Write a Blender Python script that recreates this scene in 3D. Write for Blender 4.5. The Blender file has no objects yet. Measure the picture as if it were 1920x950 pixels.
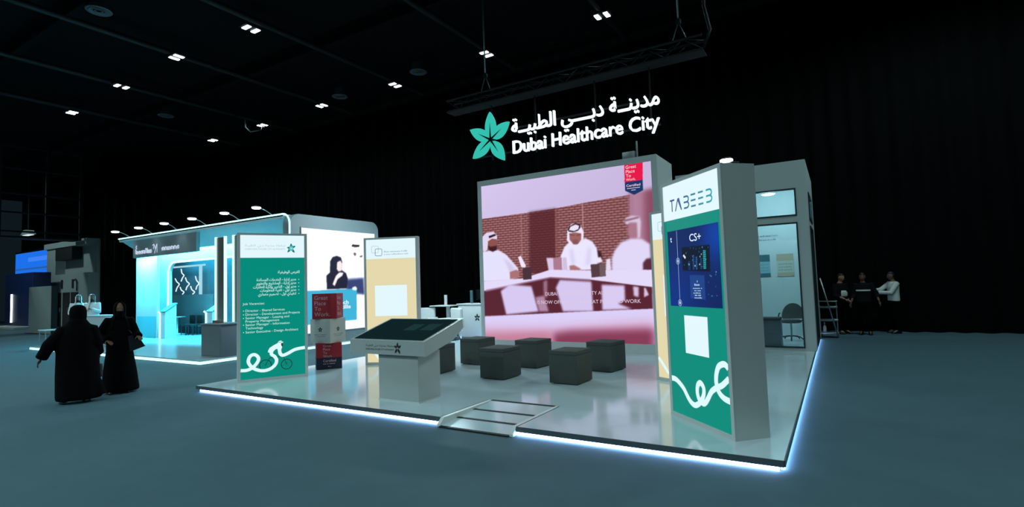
import bpy, bmesh, math, random, unicodedata
import numpy as np
from mathutils import Vector, Matrix, Euler
random.seed(4)
S = bpy.context.scene
COL = S.collection
PI = math.pi
R = math.radians

# ------------------------------------------------------------------ camera, world, exposure
cam_d = bpy.data.cameras.new('camera')
cam = bpy.data.objects.new('camera', cam_d)
COL.objects.link(cam)
S.camera = cam
cam_d.sensor_width = 36.0
cam_d.lens = 998.96 / 1920 * 36.0
cam_d.clip_end = 300
CY, CP, CR = -0.545780, 0.059313, -0.032509          # yaw, pitch, roll of the lens
fwd = Vector((math.sin(CY) * math.cos(CP), math.cos(CY) * math.cos(CP), math.sin(CP)))
rgt = Vector((math.cos(CY), -math.sin(CY), 0))
upv = rgt.cross(fwd)
r2 = rgt * math.cos(CR) + upv * math.sin(CR)
u2 = -rgt * math.sin(CR) + upv * math.cos(CR)
m = Matrix((r2, u2, -fwd)).transposed().to_4x4()
m.translation = Vector((0, 0, 1.7))
cam.matrix_world = m

S.view_settings.view_transform = 'Standard'
S.view_settings.look = 'None'
S.view_settings.gamma = 1.0
S.view_settings.use_curve_mapping = False
S.view_settings.exposure = 0.0
S.cycles.use_denoising = True
S.cycles.max_bounces = 6
S.cycles.diffuse_bounces = 3
S.cycles.glossy_bounces = 4
S.cycles.transparent_max_bounces = 8
S.cycles.sample_clamp_indirect = 4.0

world = bpy.data.worlds.new('hall_air')
S.world = world
world.use_nodes = True
wb = world.node_tree.nodes['Background']
wb.inputs[0].default_value = (0.35, 0.75, 1.0, 1)
wb.inputs[1].default_value = 0.012

HALL_POWER = 330.0        # watts of one hall floodlight
HALL_COLOR = (0.66, 0.95, 0.98)
CEIL = 10.6
BACK_FILL = 5.5  # power factor of the unseen fill lamps added behind the camera
ROOM_POWER = 105.0
CYAN_POWER = 1700.0
LOUNGE_POWER = 260.0

# ------------------------------------------------------------------ helpers
def lin(c):
    return tuple(((v / 255) / 12.92 if v / 255 <= 0.04045 else ((v / 255 + 0.055) / 1.055) ** 2.4) for v in c)

MATS = {}
def mat(name, col, rough=0.5, metal=0.0, spec=0.5, noise=0.06, scale=30.0, bump=0.0, bscale=200.0, trans=0.0, coat=0.0):
    """plain surface, its colour and roughness broken up by a fine noise"""
    if name in MATS: return MATS[name]
    M = bpy.data.materials.new(name); M.use_nodes = True
    nt = M.node_tree; b = nt.nodes['Principled BSDF']
    c = lin(col)
    b.inputs['Roughness'].default_value = rough
    b.inputs['Metallic'].default_value = metal
    b.inputs['Specular IOR Level'].default_value = spec
    b.inputs['Transmission Weight'].default_value = trans
    b.inputs['Coat Weight'].default_value = coat
    tc = nt.nodes.new('ShaderNodeTexCoord')
    nz = nt.nodes.new('ShaderNodeTexNoise'); nz.inputs['Scale'].default_value = scale; nz.inputs['Detail'].default_value = 4
    nt.links.new(tc.outputs['Object'], nz.inputs['Vector'])
    mx = nt.nodes.new('ShaderNodeMix'); mx.data_type = 'RGBA'
    mx.inputs[6].default_value = tuple(v * (1 - noise) for v in c) + (1,)
    mx.inputs[7].default_value = tuple(min(1, v * (1 + noise)) for v in c) + (1,)
    nt.links.new(nz.outputs['Fac'], mx.inputs[0]); nt.links.new(mx.outputs[2], b.inputs['Base Color'])
    if bump:
        n2 = nt.nodes.new('ShaderNodeTexNoise'); n2.inputs['Scale'].default_value = bscale
        nt.links.new(tc.outputs['Object'], n2.inputs['Vector'])
        bp = nt.nodes.new('ShaderNodeBump'); bp.inputs['Strength'].default_value = bump; bp.inputs['Distance'].default_value = 0.01
        nt.links.new(n2.outputs['Fac'], bp.inputs['Height']); nt.links.new(bp.outputs['Normal'], b.inputs['Normal'])
    MATS[name] = M
    return M

def glow(name, col, strength=1.0, base=(8, 8, 8)):
    """lit sign film, LED line or lamp lens"""
    if name in MATS: return MATS[name]
    M = bpy.data.materials.new(name); M.use_nodes = True
    b = M.node_tree.nodes['Principled BSDF']
    b.inputs['Base Color'].default_value = lin(base) + (1,)
    b.inputs['Roughness'].default_value = 0.5
    b.inputs['Specular IOR Level'].default_value = 0.2
    b.inputs['Emission Color'].default_value = lin(col) + (1,)
    b.inputs['Emission Strength'].default_value = strength
    MATS[name] = M
    return M

def glow_attr(name, strength=1.0):
    """screen whose pixels carry their own colour"""
    if name in MATS: return MATS[name]
    M = bpy.data.materials.new(name); M.use_nodes = True
    nt = M.node_tree; b = nt.nodes['Principled BSDF']
    b.inputs['Base Color'].default_value = (.004, .004, .004, 1)
    b.inputs['Roughness'].default_value = 0.6
    b.inputs['Specular IOR Level'].default_value = 0.1
    a = nt.nodes.new('ShaderNodeAttribute'); a.attribute_name = 'pixel'
    nt.links.new(a.outputs['Color'], b.inputs['Emission Color'])
    b.inputs['Emission Strength'].default_value = strength
    MATS[name] = M
    return M

def glass(name, tint=(200, 225, 230), rough=0.0, mix=0.12):
    """thin pane: mostly clear, a little mirror"""
    if name in MATS: return MATS[name]
    M = bpy.data.materials.new(name); M.use_nodes = True
    nt = M.node_tree
    for n in list(nt.nodes):
        if n.type != 'OUTPUT_MATERIAL': nt.nodes.remove(n)
    out = [n for n in nt.nodes if n.type == 'OUTPUT_MATERIAL'][0]
    t = nt.nodes.new('ShaderNodeBsdfTransparent'); t.inputs[0].default_value = lin(tint) + (1,)
    g = nt.nodes.new('ShaderNodeBsdfGlossy'); g.inputs['Roughness'].default_value = rough; g.inputs[0].default_value = (.9, .95, 1, 1)
    f = nt.nodes.new('ShaderNodeFresnel'); f.inputs[0].default_value = 1.5
    mx = nt.nodes.new('ShaderNodeMixShader')
    nt.links.new(f.outputs[0], mx.inputs[0]); nt.links.new(t.outputs[0], mx.inputs[1]); nt.links.new(g.outputs[0], mx.inputs[2])
    nt.links.new(mx.outputs[0], out.inputs[0])
    MATS[name] = M
    return M

class MB:
    """collects shapes of one part"""
    def __init__(s): s.v = []; s.f = []; s.m = []; s.sm = []
    def add(s, vs, fs, mi=0, smooth=False, T=None):
        o = len(s.v)
        if T is not None: vs = [T @ Vector(v) for v in vs]
        s.v += [tuple(v) for v in vs]
        s.f += [tuple(i + o for i in f) for f in fs]
        s.m += [mi] * len(fs); s.sm += [smooth] * len(fs)
        return s
    def box(s, a, b, mi=0, T=None):
        x0, y0, z0 = a; x1, y1, z1 = b
        return s.add([(x0,y0,z0),(x1,y0,z0),(x1,y1,z0),(x0,y1,z0),(x0,y0,z1),(x1,y0,z1),(x1,y1,z1),(x0,y1,z1)],
                     [(0,3,2,1),(4,5,6,7),(0,1,5,4),(1,2,6,5),(2,3,7,6),(3,0,4,7)], mi, False, T)
    def rbox(s, a, b, r=0.01, seg=2, mi=0, T=None, smooth=True):
        bm = bmesh.new(); bmesh.ops.create_cube(bm, size=1)
        for v in bm.verts:
            v.co = Vector([a[i] + (v.co[i] + .5) * (b[i] - a[i]) for i in range(3)])
        bmesh.ops.bevel(bm, geom=list(bm.edges), offset=r, segments=seg, profile=0.5, affect='EDGES')
        return s.bm(bm, mi, smooth, T)
    def bm(s, bm, mi=0, smooth=False, T=None):
        bm.verts.index_update()
        s.add([v.co.copy() for v in bm.verts], [[v.index for v in f.verts] for f in bm.faces], mi, smooth, T)
        bm.free(); return s
    def prism(s, pts, d0, d1, ax='y', mi=0, T=None):
        """closed outline (2-D) pushed from d0 to d1 along an axis: y takes (x,z), z takes (x,y), x takes (y,z)"""
        n = len(pts)
        put = {'y': lambda p, d: (p[0], d, p[1]), 'z': lambda p, d: (p[0], p[1], d), 'x': lambda p, d: (d, p[0], p[1])}[ax]
        vs = [put(p, d0) for p in pts] + [put(p, d1) for p in pts]
        fs = [tuple(range(n)), tuple(range(2 * n - 1, n - 1, -1))] + [(i, n + i, n + (i + 1) % n, (i + 1) % n) for i in range(n)]
        return s.add(vs, fs, mi, False, T)
    def cyl(s, p, q, r0, r1=None, n=16, mi=0, smooth=True, T=None, caps=True):
        p = Vector(p); q = Vector(q); r1 = r0 if r1 is None else r1
        d = (q - p).normalized(); a = d.orthogonal().normalized(); b = d.cross(a)
        vs = []
        for c, r in ((p, r0), (q, r1)):
            vs += [c + a * math.cos(2*PI*i/n) * r + b * math.sin(2*PI*i/n) * r for i in range(n)]
        s.add(vs, [(i, (i+1) % n, n + (i+1) % n, n + i) for i in range(n)], mi, smooth, T)
        if caps: s.add(vs, [tuple(range(n-1, -1, -1)), tuple(range(n, 2*n))], mi, False, T)
        return s
    def tube(s, pts, r, n=10, mi=0, closed=False, T=None):
        P = [Vector(p) for p in pts]; N = len(P); rr = r if isinstance(r, (list, tuple)) else [r] * N
        vs = []; up = None
        for i in range(N):
            a = P[(i-1) % N] if (i or closed) else P[i]; b = P[(i+1) % N] if (i < N-1 or closed) else P[i]
            d = (b - a).normalized()
            if up is None: up = d.orthogonal().normalized()
            up = (up - d * up.dot(d))
            up = up.normalized() if up.length > 1e-6 else d.orthogonal().normalized()
            w = d.cross(up)
            vs += [P[i] + up * math.cos(2*PI*k/n) * rr[i] + w * math.sin(2*PI*k/n) * rr[i] for k in range(n)]
        fs = []
        for i in range(N if closed else N - 1):
            j = (i + 1) % N
            fs += [(i*n+k, i*n+(k+1) % n, j*n+(k+1) % n, j*n+k) for k in range(n)]
        if not closed: fs += [tuple(range(n-1, -1, -1)), tuple((N-1)*n + k for k in range(n))]
        return s.add(vs, fs, mi, True, T)
    def lathe(s, prof, c=(0,0,0), n=24, mi=0, T=None):
        vs = []; N = len(prof)
        for r, z in prof: vs += [(c[0] + r*math.cos(2*PI*k/n), c[1] + r*math.sin(2*PI*k/n), c[2] + z) for k in range(n)]
        fs = [(i*n+k, i*n+(k+1) % n, (i+1)*n+(k+1) % n, (i+1)*n+k) for i in range(N-1) for k in range(n)]
        fs += [tuple(range(n-1, -1, -1)), tuple((N-1)*n+k for k in range(n))]
        return s.add(vs, fs, mi, True, T)
    def loft(s, rings, n=24, mi=0, T=None):
        """rings: (cx, cy, z, rx, ry[, turn])"""
        vs = []; N = len(rings)
        for rg in rings:
            cx, cy, z, rx, ry = rg[:5]; t = rg[5] if len(rg) > 5 else 0
            for k in range(n):
                a = 2*PI*k/n; x = math.cos(a)*rx; y = math.sin(a)*ry
                vs.append((cx + x*math.cos(t) - y*math.sin(t), cy + x*math.sin(t) + y*math.cos(t), z))
        fs = [(i*n+k, i*n+(k+1) % n, (i+1)*n+(k+1) % n, (i+1)*n+k) for i in range(N-1) for k in range(n)]
        fs += [tuple(range(n-1, -1, -1)), tuple((N-1)*n+k for k in range(n))]
        return s.add(vs, fs, mi, True, T)
    def flat(s, pts, y, mi=0, T=None):
        """a filled outline (x,z) facing -y, as a thin printed film"""
        bm = bmesh.new(); vs = [bm.verts.new((p[0], y, p[1])) for p in pts]
        f = bm.faces.new(vs); bmesh.ops.triangulate(bm, faces=[f])
        bm.normal_update()
        for f in bm.faces:
            if f.normal.y > 0: f.normal_flip()
        return s.bm(bm, mi, False, T)
    def stroke(s, pts, w, y, mi=0, T=None, smooth=True, sub=6, closed=False):
        """brush line of width w through points (x,z), facing -y"""
        P = [Vector(p) for p in pts]
        if smooth and len(P) > 2:
            Q = []
            N = len(P)
            rng = range(N) if closed else range(N-1)
            for i in rng:
                if closed: p0, p1, p2, p3 = P[(i-1) % N], P[i], P[(i+1) % N], P[(i+2) % N]
                else: p0, p1, p2, p3 = P[max(i-1,0)], P[i], P[i+1], P[min(i+2, N-1)]
                for k in range(sub):
                    t = k / sub
                    Q.append(0.5*((2*p1) + (p2-p0)*t + (2*p0-5*p1+4*p2-p3)*t*t + (3*p1-p0-3*p2+p3)*t**3))
            if not closed: Q.append(P[-1])
            P = Q
        N = len(P); L = []
        for i in range(N):
            a = P[i-1] if (i or closed) else P[i]; b = P[(i+1) % N] if (i < N-1 or closed) else P[i]
            d = (b - a)
            d = d.normalized() if d.length > 1e-9 else Vector((1, 0))
            n = Vector((-d.y, d.x)) * w / 2
            if not smooth and 0 < i < N-1:          # mitre
                d1 = (P[i]-P[i-1]).normalized(); c = max(.4, abs(d.dot(d1))); n = n / c
            L += [(P[i].x + n.x, y, P[i].y + n.y), (P[i].x - n.x, y, P[i].y - n.y)]
        fs = [(2*i, 2*i+1, 2*((i+1) % N)+1, 2*((i+1) % N)) for i in range(N if closed else N-1)]
        return s.add(L, fs, mi, False, T)
    def text(s, body, x0, x1, z0, cap, y, mi=0, T=None, bold=0.0, depth=0.0, align=None):
        """lettering between x0 and x1 with its baseline at z0; cap is the capital height. facing -y"""
        vs, fs = glyphs(body, bold)
        if not vs: return s
        xs = [v[0] for v in vs]; a, b = min(xs), max(xs)
        kz = cap / 0.72
        kx = (x1 - x0) / (b - a) if align is None else kz
        ox = x0 if align in (None, 'l') else x1 - (b - a) * kx
        V = [(ox + (v[0]-a)*kx, y, z0 + v[1]*kz) for v in vs]
        if not depth:
            return s.add(V, [tuple(f) for f in fs], mi, False, T)
        n = len(V)
        edges = {}
        for f in fs:
            for i in range(len(f)):
                e = (f[i], f[(i+1) % len(f)]); edges[e] = 1
        side = [e for e in edges if (e[1], e[0]) not in edges]
        V2 = V + [(v[0], v[1] + depth, v[2]) for v in V]
        F = [tuple(f) for f in fs] + [tuple(i + n for i in reversed(f)) for f in fs] + [(e[1], e[0], e[0]+n, e[1]+n) for e in side]
        return s.add(V2, F, mi, False, T)
    def build(s, name, mats, parent=None, loc=(0,0,0), rot=(0,0,0)):
        me = bpy.data.meshes.new(name)
        me.from_pydata(s.v, [], s.f)
        mats = mats if isinstance(mats, (list, tuple)) else [mats]
        for q in mats: me.materials.append(q)
        me.polygons.foreach_set('material_index', s.m)
        me.polygons.foreach_set('use_smooth', s.sm)
        me.update()
        o = bpy.data.objects.new(name, me); COL.objects.link(o)
        o.location = loc; o.rotation_euler = rot
        if parent: o.parent = parent
        return o

# ---- lettering
FORMS = {}
for cp in range(0xFE70, 0xFEFD):
    d = unicodedata.decomposition(chr(cp))
    if d.startswith('<'):
        kind, rest = d.split('> '); FORMS.setdefault(tuple(int(x, 16) for x in rest.split()), {})[kind[1:]] = chr(cp)
def shape_arabic(t):
    cs = [ord(c) for c in t]; out = []; items = []; i = 0
    while i < len(cs):
        if i + 1 < len(cs) and (cs[i], cs[i+1]) in FORMS and cs[i] == 0x644: items.append((cs[i], cs[i+1])); i += 2
        else: items.append((cs[i],)); i += 1
    def dual(it): return it == (0x640,) or 'initial' in FORMS.get(it, {})
    def joins(it): return it == (0x640,) or 'final' in FORMS.get(it, {})
    for k, it in enumerate(items):
        f = FORMS.get(it)
        if not f: out.append(''.join(map(chr, it))); continue
        pv = k > 0 and dual(items[k-1]) and joins(it)
        nx = k + 1 < len(items) and dual(it) and joins(items[k+1])
        key = 'medial' if pv and nx else 'final' if pv else 'initial' if nx else 'isolated'
        out.append(f.get(key) or f.get('final' if pv else 'isolated') or ''.join(map(chr, it)))
    return ''.join(reversed(out))
GL = {}
def glyphs(body, bold=0.0):
    if any(0x600 <= ord(c) < 0x700 for c in body): body = shape_arabic(body)
    if (body, bold) in GL: return GL[body, bold]
    c = bpy.data.curves.new('t', 'FONT'); c.body = body; c.resolution_u = 3; c.offset = bold
    o = bpy.data.objects.new('t', c); COL.objects.link(o)
    dg = bpy.context.evaluated_depsgraph_get()
    me = bpy.data.meshes.new_from_object(o.evaluated_get(dg))
    vs = [(v.co.x, v.co.y) for v in me.vertices]; fs = []
    for p in me.polygons:
        f = list(p.vertices)
        ar = sum(vs[f[i]][0]*vs[f[(i+1) % len(f)]][1] - vs[f[(i+1) % len(f)]][0]*vs[f[i]][1] for i in range(len(f)))
        fs.append(f if ar > 0 else f[::-1])
    bpy.data.objects.remove(o); bpy.data.curves.remove(c); bpy.data.meshes.remove(me)
    # weld doubles so that depth can be given
    key = {}; mp = []
    for v in vs:
        k = (round(v[0], 5), round(v[1], 5)); mp.append(key.setdefault(k, len(key)))
    vs = list(key); fs = [[mp[i] for i in f] for f in fs]
    fs = [f for f in fs if len(set(f)) == len(f)]
    GL[body, bold] = (vs, fs)
    return GL[body, bold]

def thing(name, label, cat, loc=(0,0,0), rz=0.0, group=None):
    o = bpy.data.objects.new(name, None); COL.objects.link(o)
    o.empty_display_size = 0.2
    o.location = loc; o.rotation_euler = (0, 0, rz)
    return tag(o, label, cat, group)
def tag(o, label, cat, group=None):
    o['label'] = label; o['category'] = cat
    if group: o['group'] = group
    return o
def struct(o):
    o['kind'] = 'structure'; return o
def copy_tree(o, parent=None):
    c = o.copy(); COL.objects.link(c)
    if parent: c.parent = parent
    for ch in list(o.children): copy_tree(ch, c)
    return c

# ---- pictures on LED screens: every vertex of the pixel grid carries a colour
def blur(a, r):
    if r < .6: return a
    n = int(r * 2) | 1
    k = np.ones(n) / n; h = n // 2
    for _ in range(2):
        for ax in (0, 1):
            p = np.pad(a, [(h, h) if i == ax else (0, 0) for i in range(a.ndim)], mode='edge')
            c = np.cumsum(np.insert(p, 0, 0, axis=ax), axis=ax)
            a = (np.take(c, range(n, p.shape[ax] + 1), axis=ax) - np.take(c, range(0, p.shape[ax] - n + 1), axis=ax)) / n
    return a
def poly_mask(pts, X, Z):
    ins = np.zeros(X.shape, bool); n = len(pts)
    for i in range(n):
        x0, z0 = pts[i]; x1, z1 = pts[(i+1) % n]
        if z0 == z1: continue
        c = ((z0 > Z) != (z1 > Z)) & (X < (x1 - x0) * (Z - z0) / (z1 - z0) + x0)
        ins ^= c
    return ins.astype(float)
def screen_mesh(name, img, W, H, place, material, parent):
    """img[row from below, column] in linear light"""
    nz, nx = img.shape[:2]
    gx, gz = np.meshgrid(np.linspace(0, W, nx), np.linspace(0, H, nz))
    co = place(gx.ravel(), gz.ravel())
    me = bpy.data.meshes.new(name)
    i = np.arange(nx * nz).reshape(nz, nx)
    q = np.stack([i[:-1, :-1], i[:-1, 1:], i[1:, 1:], i[1:, :-1]], -1).reshape(-1, 4)
    me.vertices.add(nx * nz); me.vertices.foreach_set('co', co.astype(np.float32).ravel())
    me.loops.add(q.size); me.loops.foreach_set('vertex_index', q.ravel().astype(np.int32))
    me.polygons.add(len(q)); me.polygons.foreach_set('loop_start', (np.arange(len(q)) * 4).astype(np.int32))
    at = me.attributes.new('pixel', 'FLOAT_COLOR', 'POINT')
    rgba = np.ones((nx * nz, 4), np.float32); rgba[:, :3] = img.reshape(-1, 3)
    at.data.foreach_set('color', rgba.ravel())
    me.materials.append(material); me.update(calc_edges=True); me.validate()
    o = bpy.data.objects.new(name, me); COL.objects.link(o); o.parent = parent
    return o
def to_lin(a):
    a = a / 255.0
    return np.where(a <= .04045, a / 12.92, ((a + .055) / 1.055) ** 2.4)

# ------------------------------------------------------------------ materials
m_carpet = mat('hall_floor_grey', (74, 102, 112), 0.75, noise=0.10, scale=3, bump=0.05, bscale=120, spec=0.25)
m_black = mat('black_wool_drape', (3, 4, 5), 0.95, noise=0.25, scale=2, spec=0.1)
m_ceil = mat('black_ceiling', (9, 11, 13), 0.9, noise=0.3, scale=1.5, spec=0.1)
m_steel_dark = mat('dark_painted_steel', (22, 25, 27), 0.6, metal=0.3)
m_deck = mat('glossy_white_deck', (206, 224, 231), 0.11, spec=0.7, noise=0.02, scale=2, coat=0.0)
m_edge = mat('dark_edge_profile', (84, 94, 98), 0.45, metal=0.2)
m_joint = mat('black_rubber_joint', (14, 18, 20), 0.7)
m_grey = mat('grey_laminate', (206, 212, 210), 0.5, noise=0.03, scale=6)
m_white = mat('white_laminate', (226, 230, 230), 0.42, noise=0.03, scale=6)
m_fabric = mat('charcoal_fabric', (78, 83, 80), 0.9, noise=0.2, scale=260, bump=0.2, bscale=500, spec=0.2)
m_seam = mat('dark_seam', (32, 36, 37), 0.9)
m_dark_glass = mat('dark_screen_glass', (9, 22, 26), 0.22, spec=0.07, noise=0.05)
m_chrome = mat('chrome', (205, 215, 218), 0.12, metal=1.0, noise=0.02)
m_alu = mat('brushed_aluminium', (165, 172, 172), 0.38, metal=0.85)
m_lamp_body = mat('black_lamp_body', (22, 24, 26), 0.5)
m_ink_grey = mat('grey_ink', (120, 130, 140), 0.6)
m_ink_dark = mat('dark_ink', (28, 36, 40), 0.6)
m_red = mat('red_print', (158, 16, 38), 0.5)
m_navy = mat('navy_print', (16, 24, 52), 0.5)
m_print_white = mat('pale_print', (215, 170, 185), 0.5)
m_grey_dark = mat('slate_laminate', (98, 112, 118), 0.5, noise=0.04)
m_skin = mat('skin', (172, 122, 98), 0.55, noise=0.08, scale=40)
m_skin_d = mat('skin_brown', (112, 76, 60), 0.55, noise=0.08, scale=40)
m_abaya = mat('black_abaya_cloth', (4, 4, 5), 0.9, noise=0.25, scale=50, spec=0.08)
m_hair = mat('black_hair', (14, 13, 13), 0.6)
m_kandura = mat('white_kandura_cloth', (225, 228, 228), 0.8, noise=0.04, scale=40)
m_shirt_w = mat('white_shirt_cotton', (205, 212, 205), 0.85)
m_shirt_d = mat('dark_shirt_cotton', (20, 21, 23), 0.9, spec=.1)
m_trouser = mat('black_trousers', (4, 4, 5), 0.95, spec=.05)
m_shoe = mat('black_leather', (12, 12, 13), 0.4)
m_bag = mat('black_leather_bag', (16, 17, 24), 0.45)
m_bag_brown = mat('brown_leather_bag', (62, 48, 48), 0.5)
m_kiosk = mat('kiosk_white', (184, 189, 188), .42, noise=.03, scale=6)
g_white = glow('lit_white_film', (226, 247, 252), 1.0)
g_teal = glow('lit_green_film', (0, 138, 122), 1.0)
g_ribbon = glow('lit_white_ribbon', (222, 250, 252), 1.0)
g_yellow = glow('lit_sand_film', (228, 216, 172), 1.0)
g_txt = glow('lit_pale_lettering', (205, 240, 238), 1.0)
g_txt_grey = glow('lit_grey_lettering', (172, 190, 214), 1.0)
g_ink = glow('lit_dark_ink', (30, 52, 62), 1.0)
g_strip = glow('white_led_line', (160, 198, 255), 22.0)
g_cyan_line = glow('cyan_led_line', (170, 246, 255), 2.2)
g_lens = glow('lamp_lens', (235, 248, 250), 6.0)
g_sign = glow('sign_face_white', (236, 248, 255), 1.25)
g_leaf = glow('sign_leaf_green', (52, 196, 178), 0.95)
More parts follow.
